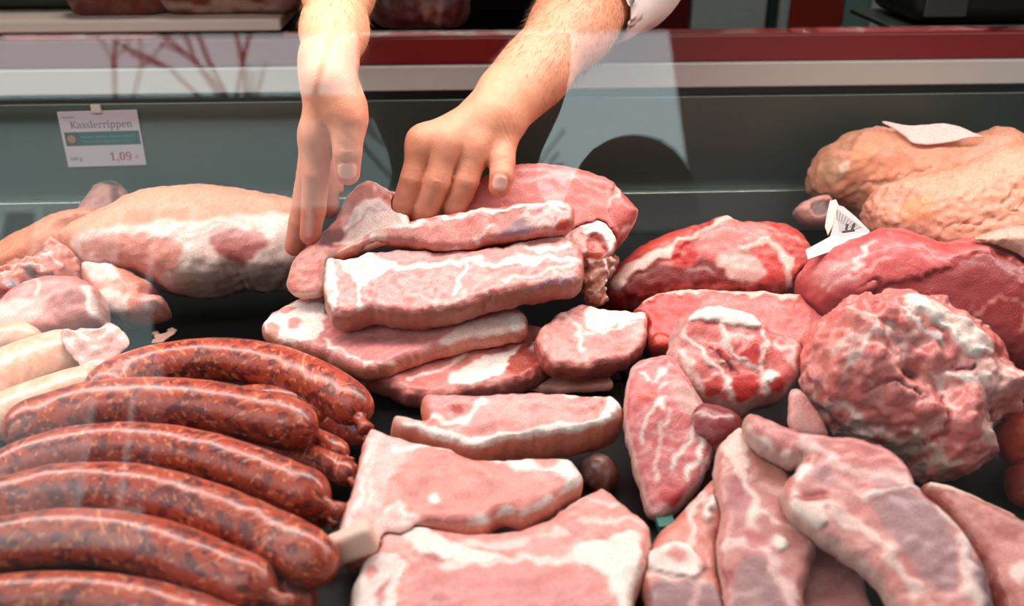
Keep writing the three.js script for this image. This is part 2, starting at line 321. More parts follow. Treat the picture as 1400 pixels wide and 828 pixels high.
{
  const t = thing('display_case', 'glass fronted refrigerated meat counter with grey back panel and red rail', 'counter', V3(0, -0.9, 0));
  const up = (g) => g.translate(0, 0.9, 0);
  part('cabinet', up(between(XL, XR + 0.6, -0.9, -0.012, -1.3, -0.3, 0.004)), M.black, t);
  part('back_panel', up(between(XL, XR, 0.049, 0.158, BACK - 0.02, BACK)), M.steel, t, 'dull grey steel back panel');
  part('kick_strip', up(between(XL, XR, -0.012, 0.049, BACK - 0.02, BACK + 0.012, 0.001)), M.mirrorSteel, t, 'polished steel strip along the foot of the back panel');
  part('seal', up(between(XL, XR, 0.158, 0.168, BACK - 0.02, BACK - 0.004)), M.blackMatt, t, 'black rubber joint');
  part('ledge_trim', up(between(XL, XR + 0.6, 0.168, 0.1965, BACK - 0.03, BACK + 0.006, 0.003)), M.alu, t, 'pale aluminium trim');
  part('red_rail', up(between(XL, XR + 0.6, 0.1965, 0.227, BACK - 0.03, BACK + 0.004, 0.004)), M.red, t, 'glossy red rail');
  part('rear_body', up(between(XL, XR + 0.6, -0.012, 0.14, BACK - 0.16, BACK - 0.032)), M.steel, t);
  part('end_wall', up(between(XR, XR + 0.015, -0.012, 0.168, BACK - 0.004, -0.42, 0.002)), M.steel, t, 'grey end wall of the case');
  // front glass leans back from the counter's front edge
  const th = 25 * Math.PI / 180, L = 0.372, gl = new THREE.BoxGeometry(XR + 0.55 - XL, L, 0.006); gl.translate((XL + XR + 0.55) / 2, L / 2, 0); gl.rotateX(-th); gl.translate(0, -0.002, -0.333);
  part('front_glass', up(gl), new THREE.MeshPhysicalMaterial({ color: '#ffffff', transmission: 1, roughness: 0, thickness: 0, ior: 1.6 }), t, 'leaning clear front glass');
  part('front_rail', up(between(XL, XR + 0.6, -0.012, 0.004, -0.35, -0.3, 0.003)), M.alu, t);
}
{
  const t = thing('display_lamp', 'long white strip lamp over the meat display', 'lamp', V3(LAMP.x, LAMP.y, LAMP.z));
  part('housing', box(LAMP.w + 0.04, 0.03, LAMP.d + 0.03, 0, 0.018, 0, 0.006), M.white, t);
  part('added_baffle', box(LAMP.w + 0.04, 0.11, 0.004, 0, -0.03, -LAMP.d / 2 - 0.013, 0.001), M.blackMatt, t, 'unseen dark plate added behind the lamp to shade arms and trim');  // added baffle, keeps lamp light off the forearms and rear trim
  part('diffuser', box(LAMP.w, 0.008, LAMP.d, 0, -0.001, 0, 0.003), new THREE.MeshStandardMaterial({ color: '#ffffff', emissive: new THREE.Color().setRGB(1, 0.905, 0.84), emissiveIntensity: 1.2 }), t, 'glowing diffuser');
  for (const s of [-1, 1]) part('bracket', mergeGeometries([box(0.02, 1.8, 0.02, s * 1.05, 0.93, 0, 0.004)]), M.alu, t);
}
{
  const t = thing('ceiling_light', 'square ceiling panel lamp of the shop', 'lamp', V3(0.2, 2.36, -2.3));
  part('frame', box(1.28, 0.03, 1.28, 0, 0.022, 0, 0.004), M.white, t);
  part('diffuser', box(1.2, 0.006, 1.2, 0, 0.003, 0, 0.002), new THREE.MeshStandardMaterial({ color: '#ffffff', emissive: new THREE.Color().setRGB(1, 0.95, 0.88), emissiveIntensity: 1.2 }), t);
}
// trays: black dishes with a raised rim
function tray(x0, x1, z0, z1, label) {
  const t = thing('tray', label, 'tray', V3((x0 + x1) / 2, -0.0115, (z0 + z1) / 2), 'black meat trays'), w = x1 - x0, d = z1 - z0;
  part('dish', box(w, 0.0125, d, 0, 0.0062, 0, 0.002), M.black, t);
  part('rim', mergeGeometries([box(w, 0.013, 0.006, 0, 0.0066, -d / 2 + 0.003), box(w, 0.013, 0.006, 0, 0.0066, d / 2 - 0.003), box(0.006, 0.013, d - 0.012, -w / 2 + 0.003, 0.0066, 0), box(0.006, 0.013, d - 0.012, w / 2 - 0.003, 0.0066, 0)]), M.black, t);
}
const xs = [XL + 0.02, -0.335, 0.135, XR - 0.01];
const zs = [-1.085, -0.735, -0.36];
const trayOf = [['black tray under the pork legs and white sausages', 'black tray under the pork steak pile', 'black tray under the chickens and beef'], ['black tray under the red sausages', 'black tray under the overlapping pork chops', 'black tray under the rib chops']];
for (let r = 0; r < 2; r++) for (let k = 0; k < 3; k++) tray(xs[k] + 0.002, xs[k + 1] - 0.002, zs[r] + 0.002, zs[r + 1] - 0.002, trayOf[r][k]);
{
  const a = atY(866, 585, 0.004), b = atY(912, 730, 0.004), t = thing('divider', 'thin teal plastic divider between pork chops and rib chops', 'divider', a.clone().add(b).multiplyScalar(0.5));
  const L = a.distanceTo(b), g = box(0.012, 0.006, L, 0, 0.0035, 0, 0.001); g.rotateY(Math.atan2(b.x - a.x, b.z - a.z)); part('strip', g, M.teal, t);
}

// ---------------------------------------------------------------- people
const smin = (a, b, k) => { const h = Math.max(k - Math.abs(a - b), 0) / k; return Math.min(a, b) - h * h * k * 0.25; };
function cone(a, b, ra, rb) { const ba = b.clone().sub(a), l2 = ba.lengthSq(); return (x, y, z) => { const px = x - a.x, py = y - a.y, pz = z - a.z, t = clamp((px * ba.x + py * ba.y + pz * ba.z) / l2), dx = px - ba.x * t, dy = py - ba.y * t, dz = pz - ba.z * t; return Math.sqrt(dx * dx + dy * dy + dz * dz) - (ra + (rb - ra) * t); }; }
const chain = (J, k) => { const s = []; for (let i = 0; i + 1 < J.length; i++) s.push(cone(J[i].p, J[i + 1].p, J[i].r, J[i + 1].r)); return (x, y, z) => { let d = s[0](x, y, z); for (let i = 1; i < s.length; i++) d = smin(d, s[i](x, y, z), k); return d; }; };
function ellipsoid(c, r) { return (x, y, z) => { const a = (x - c.x) / r.x, b = (y - c.y) / r.y, e = (z - c.z) / r.z, k = Math.sqrt(a * a + b * b + e * e); return (k - 1) * Math.min(r.x, r.y, r.z); }; }
// a closed surface of a distance field; blocks far from the surface are skipped
function polygonize(lo, hi, c, sdf) {
  const nx = Math.ceil((hi.x - lo.x) / c) + 1, ny = Math.ceil((hi.y - lo.y) / c) + 1, nz = Math.ceil((hi.z - lo.z) / c) + 1, f = new Float32Array(nx * ny * nz), B = 8, rad = B * c * 0.87 * 1.15 + 0.003;
  for (let K = 0; K < nz; K += B) for (let J = 0; J < ny; J += B) for (let I = 0; I < nx; I += B) {
    const m = sdf(lo.x + (I + B / 2) * c, lo.y + (J + B / 2) * c, lo.z + (K + B / 2) * c), far = Math.abs(m) > rad * 1.3;
    for (let k = K; k < Math.min(nz, K + B); k++) for (let j = J; j < Math.min(ny, J + B); j++) for (let i = I; i < Math.min(nx, I + B); i++) f[i + nx * (j + ny * k)] = far ? m : sdf(lo.x + i * c, lo.y + j * c, lo.z + k * c);
  }
  const { pos, idx } = surfaceNets(nx, ny, nz, f);
  for (let i = 0; i < pos.length; i += 3) { pos[i] = lo.x + pos[i] * c; pos[i + 1] = lo.y + pos[i + 1] * c; pos[i + 2] = lo.z + pos[i + 2] * c; }
  const g = new THREE.BufferGeometry(); g.setAttribute('position', new THREE.Float32BufferAttribute(pos, 3)); g.setIndex(idx); g.computeVertexNormals();
  return g;
}
function paint(g, fn) { const p = g.attributes.position, n = g.attributes.normal, c = new Float32Array(p.count * 3), uv = new Float32Array(p.count * 2); for (let i = 0; i < p.count; i++) { c.set(fn(p.getX(i), p.getY(i), p.getZ(i), n.getX(i), n.getY(i), n.getZ(i)), i * 3); uv.set([(p.getX(i) + p.getZ(i) * 0.7) / 0.05, (p.getY(i) + p.getZ(i) * 0.5) / 0.05], i * 2); } g.setAttribute('color', new THREE.BufferAttribute(c, 3)); g.setAttribute('uv', new THREE.BufferAttribute(uv, 2)); return g; }
const jt = (px, py, z, r) => ({ p: atZ(px, py, z), r: r / 1000 });
const skinA = C('#d08465'), skinB = C('#de9c7c'), skinRed = C('#d66f5c'), nailC = C('#f0b8a8');
function makeArm(A) {
  const fingers = A.fingers.map((f) => ({ sdf: chain(f, 0.0012), J: f })), palm = A.palm.map((b) => cone(b[0].p, b[1].p, b[0].r, b[1].r)), arm = chain(A.arm, 0.02);
  const nails = A.nails.map((n) => { const c = n.c, t = n.t.clone().normalize(), m = n.n.clone().addScaledVector(t, -n.n.dot(t)).normalize(), s = t.clone().cross(m); return { c, t, m, s, l: n.l, w: n.w }; });
  const nailMask = (x, y, z) => { let k = 0, e = 0; for (const n of nails) { const dx = x - n.c.x, dy = y - n.c.y, dz = z - n.c.z, a = (dx * n.t.x + dy * n.t.y + dz * n.t.z) / n.l, b = (dx * n.s.x + dy * n.s.y + dz * n.s.z) / n.w, h = dx * n.m.x + dy * n.m.y + dz * n.m.z; if (h < -0.006 || h > 0.012) continue; const q = Math.pow(Math.pow(Math.abs(a), 3) + Math.pow(Math.abs(b), 3), 1 / 3); k = Math.max(k, 1 - sstep(0.85, 1.0, q)); e = Math.max(e, 1 - Math.min(1, Math.abs(q - 1.06) / 0.16)); } return [k, e]; };
  const creases = A.creases.map(([p, t, w, d]) => ({ p, t: t.clone().normalize(), w: w / 1000, d: d / 1000 }));
  const sdf = (x, y, z) => {
    let pa = palm[0](x, y, z); for (let i = 1; i < palm.length; i++) pa = smin(pa, palm[i](x, y, z), 0.009);
    pa = smin(pa, arm(x, y, z), 0.012);
    let F = pa; for (const f of fingers) F = Math.min(F, smin(pa, f.sdf(x, y, z), 0.013));
    if (Math.abs(F) < 0.006) {
      F += 0.0005 * fbm(x * 90, y * 90, z * 90, 2);
      for (const c of creases) { const dx = x - c.p.x, dy = y - c.p.y, dz = z - c.p.z, r2 = dx * dx + dy * dy + dz * dz; if (r2 < 0.0012) { const a = dx * c.t.x + dy * c.t.y + dz * c.t.z + 0.0012 * noise(x * 160, y * 160, z * 160); F += c.d * Math.exp(-r2 / (c.w * c.w)) * (0.5 - 0.5 * Math.cos(Math.min(1, Math.abs(a) / 0.006) * 0 + a * 1500)); } }
      const [k, e] = nailMask(x, y, z); F += 0.0007 * e - 0.0005 * k;
    }
    return F;
  };
  const lo = V3(9, 9, 9), hi = V3(-9, -9, -9); for (const j of [...A.arm, ...A.fingers.flat()]) { lo.min(j.p.clone().subScalar(j.r + 0.008)); hi.max(j.p.clone().addScalar(j.r + 0.008)); }
  const g = polygonize(lo, hi, 0.0016, sdf), tips = A.fingers.map((f) => f[f.length - 1].p), knuck = A.fingers.flatMap((f) => f.slice(0, -1).map((j) => j.p));
  paint(g, (x, y, z, nx, ny, nz) => {
    const t = clamp(0.5 + 0.9 * fbm(x * 28, y * 28, z * 28, 3) + 0.3 * noise(x * 220, y * 220, z * 220)), c = [0, 1, 2].map((i) => skinA[i] + (skinB[i] - skinA[i]) * t);
    let rd = 0; for (const p of tips) rd = Math.max(rd, 0.75 * Math.exp(-((x - p.x) ** 2 + (y - p.y) ** 2 + (z - p.z) ** 2) / 0.0005)); for (const p of knuck) rd = Math.max(rd, 0.4 * Math.exp(-((x - p.x) ** 2 + (y - p.y) ** 2 + (z - p.z) ** 2) / 0.00028));
    for (let i = 0; i < 3; i++) c[i] += (skinRed[i] - c[i]) * rd;
    const [k] = nailMask(x, y, z); let ok = 0; for (const n of nails) if ((x - n.c.x) ** 2 + (y - n.c.y) ** 2 + (z - n.c.z) ** 2 < 0.0004 && nx * n.m.x + ny * n.m.y + nz * n.m.z > 0.1) ok = 1;
    for (let i = 0; i < 3; i++) c[i] += (nailC[i] - c[i]) * k * ok;
    return c;
  });
  return { g, sdf };
}
const toCam = (p) => EYE.clone().sub(p).normalize();
// the arm on the right of the picture: the butcher's left hand, back of the hand to the street, fingers tucked behind the top steak
const L1 = { w: jt(671, 158, 0.845, 23), f: [jt(698, 131, 0.87, 25.5), jt(730, 99, 0.895, 29), jt(784, 34, 0.945, 36)], e: jt(860, -60, 1.03, 40) };
const fi = [jt(579, 194, 0.822, 11.6), jt(564, 245, 0.811, 10.8), jt(553, 280, 0.809, 10.4), jt(546, 303, 0.815, 9.2)];
const fm = [jt(613, 197, 0.819, 12.2), jt(598, 248, 0.806, 11.8), jt(583, 286, 0.805, 10.8), jt(575, 309, 0.813, 9.6)];
const fr = [jt(649, 202, 0.821, 12), jt(637, 247, 0.808, 11.4), jt(623, 283, 0.807, 10.6), jt(616, 304, 0.814, 9.4)];
const fp = [jt(681, 205, 0.83, 11.2), jt(687, 222, 0.813, 10.8), jt(686, 241, 0.802, 10.2), jt(683, 255, 0.8, 9.4)];
const th1 = [jt(640, 190, 0.85, 14), jt(600, 225, 0.85, 12), jt(580, 262, 0.84, 11), jt(578, 285, 0.83, 9.5)];
const leftHand = {
  arm: [L1.w, ...L1.f, L1.e], fingers: [fi, fm, fr, fp, th1],
  palm: [[jt(668, 160, 0.842, 19), { ...fi[0], r: 0.013 }], [jt(672, 162, 0.842, 20), { ...fm[0], r: 0.0135 }], [jt(680, 166, 0.843, 19), { ...fr[0], r: 0.013 }], [jt(688, 172, 0.845, 18), { ...fp[0], r: 0.0125 }], [jt(650, 175, 0.858, 18), jt(620, 205, 0.85, 16)]],
  nails: [{ c: fp[3].p.clone().addScaledVector(toCam(fp[3].p), 0.009).add(V3(0, 0.0035, 0)), t: fp[3].p.clone().sub(fp[2].p), n: toCam(fp[3].p).add(V3(0, 0.5, 0)), l: 0.0068, w: 0.0064 }, { c: fi[3].p.clone().addScaledVector(toCam(fi[3].p), 0.01), t: fi[3].p.clone().sub(fi[2].p), n: toCam(fi[3].p), l: 0.007, w: 0.007 }],
  creases: [[fi[1], fi[0]], [fm[1], fm[0]], [fr[1], fr[0]], [fp[1], fp[0]]].map(([a, b]) => [a.p.clone().addScaledVector(toCam(a.p), a.r), a.p.clone().sub(b.p), 8, 0.7]).concat([[atZ(704, 165, 0.83), L1.f[0].p.clone().sub(L1.w.p), 22, 0.9], [atZ(690, 150, 0.835), L1.f[0].p.clone().sub(L1.w.p), 20, 0.5]]),
};
// the arm on the left of the picture: the butcher's right hand seen from the thumb side, fingers down the side of the pile
const R1 = { w: jt(448, 108, 0.805, 18.5), f: [jt(449, 84, 0.825, 20), jt(457, 42, 0.87, 25), jt(463, -15, 0.93, 29)], e: jt(478, -110, 1.03, 39) };
const ri = [jt(435, 182, 0.8, 12.6), jt(432, 235, 0.796, 11.4), jt(429, 285, 0.8, 10.4), jt(424, 321, 0.806, 8.8)];
const rm = [jt(433, 184, 0.82, 12.8), jt(424, 240, 0.822, 11.8), jt(412, 300, 0.826, 10.6), jt(403, 336, 0.83, 9)];
const rr = [jt(436, 180, 0.842, 12.5), jt(442, 225, 0.842, 11), jt(448, 262, 0.84, 10), jt(450, 285, 0.836, 8.6)];
const rp = [jt(442, 176, 0.856, 11), jt(450, 212, 0.858, 9.5), jt(456, 240, 0.856, 8.6), jt(458, 258, 0.852, 7.8)];
const rt = [jt(463, 128, 0.8, 14), jt(478, 166, 0.788, 12.8), jt(475, 207, 0.782, 11.8), jt(475, 236, 0.783, 10.2)];
const rightHand = {
  arm: [R1.w, ...R1.f, R1.e], fingers: [ri, rm, rr, rp, rt],
  palm: [[jt(442, 114, 0.803, 14.5), { ...ri[0], r: 0.013 }], [jt(441, 116, 0.812, 14), { ...rm[0], r: 0.013 }], [jt(444, 116, 0.822, 13.5), { ...rr[0], r: 0.0125 }], [jt(448, 116, 0.828, 13), { ...rp[0], r: 0.012 }], [jt(455, 112, 0.806, 14), jt(470, 146, 0.797, 15.5)], [jt(470, 146, 0.8, 15.5), jt(477, 170, 0.803, 13.5)]],
  nails: [{ c: rt[3].p.clone().addScaledVector(toCam(rt[3].p), 0.0098).add(V3(0, 0.002, 0)), t: rt[3].p.clone().sub(rt[2].p), n: toCam(rt[3].p), l: 0.0072, w: 0.0078 }],
  creases: [[rt[2].p.clone().addScaledVector(toCam(rt[2].p), rt[2].r), rt[2].p.clone().sub(rt[1].p), 8, 0.7], [ri[1].p.clone().addScaledVector(toCam(ri[1].p), ri[1].r), ri[1].p.clone().sub(ri[0].p), 8, 0.5], [ri[2].p.clone().addScaledVector(toCam(ri[2].p), ri[2].r), ri[2].p.clone().sub(ri[1].p), 7, 0.4]],
};
{
  const armA = makeArm(leftHand), armB = makeArm(rightHand);
  fields.set('armA', { fn: armA.sdf }); fields.set('armB', { fn: armB.sdf });
  const eA = L1.e.p, eB = R1.e.p, sA = V3(eA.x + 0.02, 0.56, -1.3), sB = V3(eB.x - 0.06, 0.56, -1.3), mid = sA.clone().add(sB).multiplyScalar(0.5);
  const hip = V3(mid.x, 0.05, -1.58), chest = V3(mid.x, 0.48, -1.38), neck = V3(mid.x, 0.68, -1.28), head = V3(mid.x, 0.82, -1.2);
  const upper = [chain([{ p: eA, r: 0.044 }, { p: sA, r: 0.056 }], 0.02), chain([{ p: eB, r: 0.042 }, { p: sB, r: 0.056 }], 0.02), cone(chest, neck, 0.06, 0.055), ellipsoid(head, V3(0.075, 0.115, 0.098)), cone(V3(mid.x, 0.8, -1.105), V3(mid.x, 0.83, -1.11), 0.012, 0.007), ellipsoid(V3(mid.x, 0.75, -1.14), V3(0.04, 0.03, 0.045)), ellipsoid(V3(mid.x - 0.076, 0.815, -1.21), V3(0.012, 0.03, 0.02)), ellipsoid(V3(mid.x + 0.076, 0.815, -1.21), V3(0.012, 0.03, 0.02)), ellipsoid(mid, V3(0.18, 0.1, 0.09))];
  const bodyG = polygonize(V3(sB.x - 0.1, 0.25, -1.5), V3(eA.x + 0.12, 0.96, -0.98), 0.006, (x, y, z) => upper.reduce((d, s) => smin(d, s(x, y, z), 0.025), 9));
  const eyes = [-1, 1].map((s) => V3(mid.x + s * 0.032, 0.835, -1.112));
  paint(bodyG, (x, y, z) => { for (const e of eyes) if ((x - e.x) ** 2 + (y - e.y) ** 2 + (z - e.z) ** 2 < 0.00022) return C('#2b211c'); if (Math.abs(x - mid.x) < 0.024 && Math.abs(y - 0.762) < 0.006 && z > -1.13) return C('#b5605a'); return skinB; });
  const base = V3(mid.x, -0.9, -1.5), toBase = (g) => g.translate(-base.x, -base.y, -base.z);
  const t = thing('person', 'butcher in white coat leaning over the rail with both hands on the pork pile', 'person', base);
  part('body', toBase(mergeGeometries([armA.g, armB.g, bodyG])), MAT.skin, t);
  const sleeve = (e, s, c) => chain([{ p: c, r: 0.052 }, { p: e, r: 0.058 }, { p: s, r: 0.074 }], 0.03);
  const cuffA = atZ(826, -14, 0.985), cuffB = R1.f[2].p.clone().lerp(eB, 0.75);
  const coat = [sleeve(eA, sA, cuffA), sleeve(eB, sB, cuffB), chain([{ p: chest, r: 0.15 }, { p: V3(mid.x, 0.2, -1.5), r: 0.15 }, { p: hip, r: 0.17 }, { p: V3(mid.x, -0.5, -1.62), r: 0.18 }], 0.05), cone(sA, sB, 0.085, 0.085), cone(V3(eA.x, eA.y, eA.z), atZ(880, 0, 1.02), 0.05, 0.02)];
  const arms = (x, y, z) => Math.min(chain(leftHand.arm, 0.02)(x, y, z), chain(rightHand.arm, 0.02)(x, y, z));
  const armField = [chain(leftHand.arm, 0.02), chain(rightHand.arm, 0.02)];
  const coatG = polygonize(V3(mid.x - 0.36, -0.72, -1.82), V3(Math.max(eA.x, sA.x) + 0.12, 0.68, -0.94), 0.006, (x, y, z) => { let d = coat.reduce((q, s) => smin(q, s(x, y, z), 0.03), 9); if (Math.abs(d) < 0.03) { d += 0.004 * fbm(x * 22, y * 22, z * 22, 2); if (z > -1.06) d = Math.max(d, 0.004 - Math.min(armField[0](x, y, z), armField[1](x, y, z))); } return d; });
  part('coat', toBase(paint(coatG, () => C('#efe4e0'))), new THREE.MeshStandardMaterial({ vertexColors: true, roughness: 0.85 }), t, 'white coat with rolled sleeves');
  const ap = polygonize(V3(mid.x - 0.26, -0.75, -1.75), V3(mid.x + 0.26, 0.5, -1.15), 0.007, (() => { const body = chain([{ p: chest, r: 0.158 }, { p: V3(mid.x, 0.2, -1.5), r: 0.16 }, { p: hip, r: 0.182 }, { p: V3(mid.x, -0.5, -1.62), r: 0.195 }], 0.05); return (x, y, z) => { const d = body(x, y, z); return Math.max(Math.abs(d - 0.003) - 0.005, -(z + 1.52 - 0.12 * (y < 0 ? -y * 0.6 : 0)), y - 0.42, -0.7 - y); }; })());
  part('apron', toBase(paint(ap, () => C('#2a0b0d'))), new THREE.MeshStandardMaterial({ vertexColors: true, roughness: 0.8 }), t, 'dark maroon apron');
  const legs = polygonize(V3(mid.x - 0.26, -0.92, -1.85), V3(mid.x + 0.26, -0.4, -1.4), 0.01, (x, y, z) => Math.max(Math.min(cone(V3(mid.x - 0.1, -0.45, -1.62), V3(mid.x - 0.11, -0.86, -1.62), 0.09, 0.06)(x, y, z), cone(V3(mid.x + 0.1, -0.45, -1.62), V3(mid.x + 0.11, -0.86, -1.62), 0.09, 0.06)(x, y, z)), -0.898 - y));
  part('trousers', toBase(paint(legs, () => C('#23252b'))), new THREE.MeshStandardMaterial({ vertexColors: true, roughness: 0.85 }), t);
  const hairG = polygonize(V3(mid.x - 0.1, 0.76, -1.33), V3(mid.x + 0.1, 0.96, -1.08), 0.006, (x, y, z) => Math.max(ellipsoid(V3(mid.x, 0.83, -1.205), V3(0.082, 0.115, 0.105))(x, y, z), 0.86 - y + (z + 1.2) * 0.9));
  part('hair', toBase(paint(hairG, () => C('#3a2a20'))), new THREE.MeshStandardMaterial({ vertexColors: true, roughness: 0.8 }), t);
  // fine hairs on both forearms
  const hair = new THREE.ConeGeometry(0.00013, 0.009, 4, 1, true); hair.translate(0, 0.0045, 0);
  const spots = [], mat = new THREE.Matrix4(), up = V3(0, 1, 0);
  for (const [g, from, to, w] of [[armA.g, L1.f[0].p, L1.e.p, 1], [armB.g, R1.f[0].p, R1.e.p, 0.5]]) {
    const p = g.attributes.position, n = g.attributes.normal, d = to.clone().sub(from), len = d.length(); d.normalize();
    for (let i = 0; i < p.count; i++) {
      const q = V3(p.getX(i), p.getY(i), p.getZ(i)), a = q.clone().sub(from).dot(d) / len; if (a < 0.02 || rnd() > 0.2 * w * (0.25 + a)) continue;
      const N = V3(n.getX(i), n.getY(i), n.getZ(i)), dir = d.clone().multiplyScalar(-1).addScaledVector(N, 0.55).add(V3((rnd() - 0.5) * 0.9, -0.35 + (rnd() - 0.5) * 0.5, (rnd() - 0.5) * 0.9)).normalize();
      const s = 0.6 + rnd() * 0.7; mat.compose(q.sub(base), new THREE.Quaternion().setFromUnitVectors(up, dir), V3(1, s, 1)); spots.push(mat.clone());
    }
  }
  const im = new THREE.InstancedMesh(hair, std('#6b452c', 0.6), spots.length); spots.forEach((m, i) => im.setMatrixAt(i, m)); im.name = 'arm_hair'; im.userData = { kind: 'stuff' }; im.castShadow = true; t.add(im);
}

// ---------------------------------------------------------------- the pile of pork steaks under the hands
const G1 = 'pork steaks in the tall pile';
const FAT = PAL.fat, FP = PAL.fatPink;
meat({ key: 'bottom', name: 'pork_steak', label: 'ragged pork steak with a brown edge at the bottom of the tall pile', cat: 'steak', at: [600, 510, 0.026], elev: 80, T: 0.022, R: 0.008, cell: 1.4,
  out: '452,482 500,470 600,455 720,440 772,452 768,480 742,503 700,520 650,528 592,538 555,533 520,519 485,507 462,497', side: '#9c5a50', c: [C('#c9706a'), C('#dd9690')], n3: 1.4, edge: 2.5,
  f: [{ p: '615,512 660,490 690,478 715,472 690,505 650,524 620,525', c: FAT, part: 'fat' }, { p: '690,500 712,475 735,470 742,492 722,512 700,516', c: '#b5483c' }, { p: '728,470 752,462 772,455 768,478 745,500 735,490', c: FP, part: 'fat', h: 1.5 }, { l: '560,520 610,500 640,480', w: 3, c: FP }] });
meat({ key: 'lowright', name: 'pork_steak', label: 'pale pink pork steak with white top edge sticking out right of the pile', cat: 'steak', at: [820, 455, 0.05], elev: 66, az: 8, T: 0.024, R: 0.006, edge: 2.4, cell: 1.4, cut: ['bottom'],
  out: '736,446 752,432 772,419 800,411 822,419 860,421 883,422 888,432 886,456 880,474 858,488 830,496 800,500 772,498 748,492 732,470', side: '#b55a50', c: [C('#dd827d'), C('#eba9a3')], marb: 0.5, n3: 1.2,
  f: [{ p: '808,421 850,421 884,424 886,437 850,440 822,447 806,452 798,436', c: FAT, part: 'fat', h: 1 }, { l: '770,430 790,445 800,470', w: 2.2, c: FP }, { l: '800,455 830,447 870,440', w: 1.6, c: FAT }] });
meat({ key: 'lowleft', name: 'pork_steak', label: 'broad pork steak with marbled white left end in the lower pile', cat: 'steak', at: [560, 460, 0.05], elev: 76, az: -4, T: 0.02, R: 0.007, cell: 1.3, cut: ['bottom', 'lowright'],
  out: '357,445 366,426 384,416 405,406 440,398 520,398 620,402 690,408 722,428 718,446 690,452 655,457 620,466 590,474 560,484 530,496 505,501 480,496 446,481 412,470 376,460', side: '#d98a72', sidePart: 'edge', c: [C('#d07f80'), C('#e5a4a1')], grain: 0.9,
  f: [{ p: '359,447 370,428 395,414 430,405 442,420 440,445 432,462 410,468 378,458', c: FAT, part: 'fat', h: 0.7 }, { p: '392,446 398,436 410,434 415,440 406,448 396,450', c: '#dd8f88' }, { p: '376,424 392,418 404,420 392,427', c: '#dd9a93' }, { p: '362,446 372,440 384,452 378,457', c: '#e0958a' }, { p: '405,412 425,404 440,404 436,414', c: '#e3a39c' },
    { p: '640,440 690,430 722,430 716,446 680,452 640,460 600,468 612,455', c: FP, part: 'fat' }, { p: '698,434 706,431 710,450 702,452', c: FAT }, { l: '440,462 480,488 508,500 540,492', w: 1.3, c: FAT }, { l: '520,430 560,445 600,440', w: 1, c: FP, a: 0.7 }, { l: '470,440 510,460 560,470', w: 1, c: FP, a: 0.6 }] });
meat({ key: 'mid', name: 'pork_chop', label: 'thick marbled pork chop with white left rim in the middle of the pile', cat: 'chop', at: [620, 385, 0.092], elev: 62, az: -2, T: 0.03, R: 0.007, edge: 2.2, cell: 1.2, cut: ['lowleft', 'bottom', 'lowright'],
  out: '444,348 468,350 500,341 560,337 640,337 700,327 765,316 792,330 798,352 797,372 792,382 740,390 692,399 642,413 592,425 545,426 512,421 482,428 455,426 443,412 441,380', side: '#bd7b68', sidePart: 'edge', c: [C('#d98b8a'), C('#ebb0ac')], marb: 0.55, n3: 1,
  f: [{ p: '443,350 453,349 458,372 460,402 456,425 444,412 441,380', c: FAT, part: 'fat', h: 1.2 }, { p: '453,350 500,343 520,352 545,360 530,372 508,378 500,392 492,412 500,424 486,426 488,402 478,376 464,362', c: FAT, part: 'fat', h: 0.8 }, { l: '500,352 545,366 590,363 640,357 690,360 730,353 792,356', w: 3.4, c: FAT, h: 0.6, part: 'fat' },
    { l: '640,358 632,378 622,400', w: 2, c: FAT }, { p: '505,350 535,346 580,350 560,357 520,357', c: '#dfa09c' }, { l: '700,330 730,340 792,334', w: 2.6, c: FAT, a: 0.8 }, { p: '700,398 760,380 792,374 790,384 740,391', c: '#b9929a', s: 3 }, { l: '560,400 600,412 640,402', w: 1, c: FP, a: 0.6 }, { l: '690,385 730,375 780,362', w: 1.4, c: FP }] });
meat({ key: 'knob', name: 'pork_chop', label: 'pork chop with a fatty end and red marrow poking out right of the pile', cat: 'chop', at: [815, 325, 0.107], elev: 50, az: 12, T: 0.026, R: 0.009, cell: 1.3, cut: ['mid', 'lowright'],
  out: '720,325 770,310 790,303 815,293 830,296 842,314 846,332 836,348 814,355 797,352 770,345 730,345', side: '#c2685a', c: [C('#e3a199'), C('#efc0b8')], n3: 1.6, n3f: 80,
  f: [{ p: '790,306 815,294 832,298 844,318 845,334 834,346 824,330 808,318 794,322', c: FAT, part: 'fat', h: 1.5 }, { p: '800,322 815,317 828,328 832,340 818,350 802,346', c: '#b8493a', part: 'bone', h: -1.5 }, { p: '812,326 822,326 824,338 813,338', c: '#d98371' }] });
meat({ key: 'scrap', name: 'meat_trimming', label: 'stringy brown trimming hanging from the right end of the pile', cat: 'trimming', at: [812, 380, 0.075], elev: 30, az: 30, T: 0.012, slab: false, R: 0.012, cell: 1.3, n3: 3, n3f: 110, cut: ['mid', 'lowright', 'knob', 'lowleft'],
  out: '797,352 825,346 842,352 838,372 826,392 828,412 808,416 797,400', c: [C('#6e3327'), C('#c98e74')], f: [{ l: '815,350 820,375 812,405', w: 1.6, c: FP, h: 1 }, { l: '830,352 826,380 822,405', w: 1.4, c: '#e8c4b0', h: 1 }] });
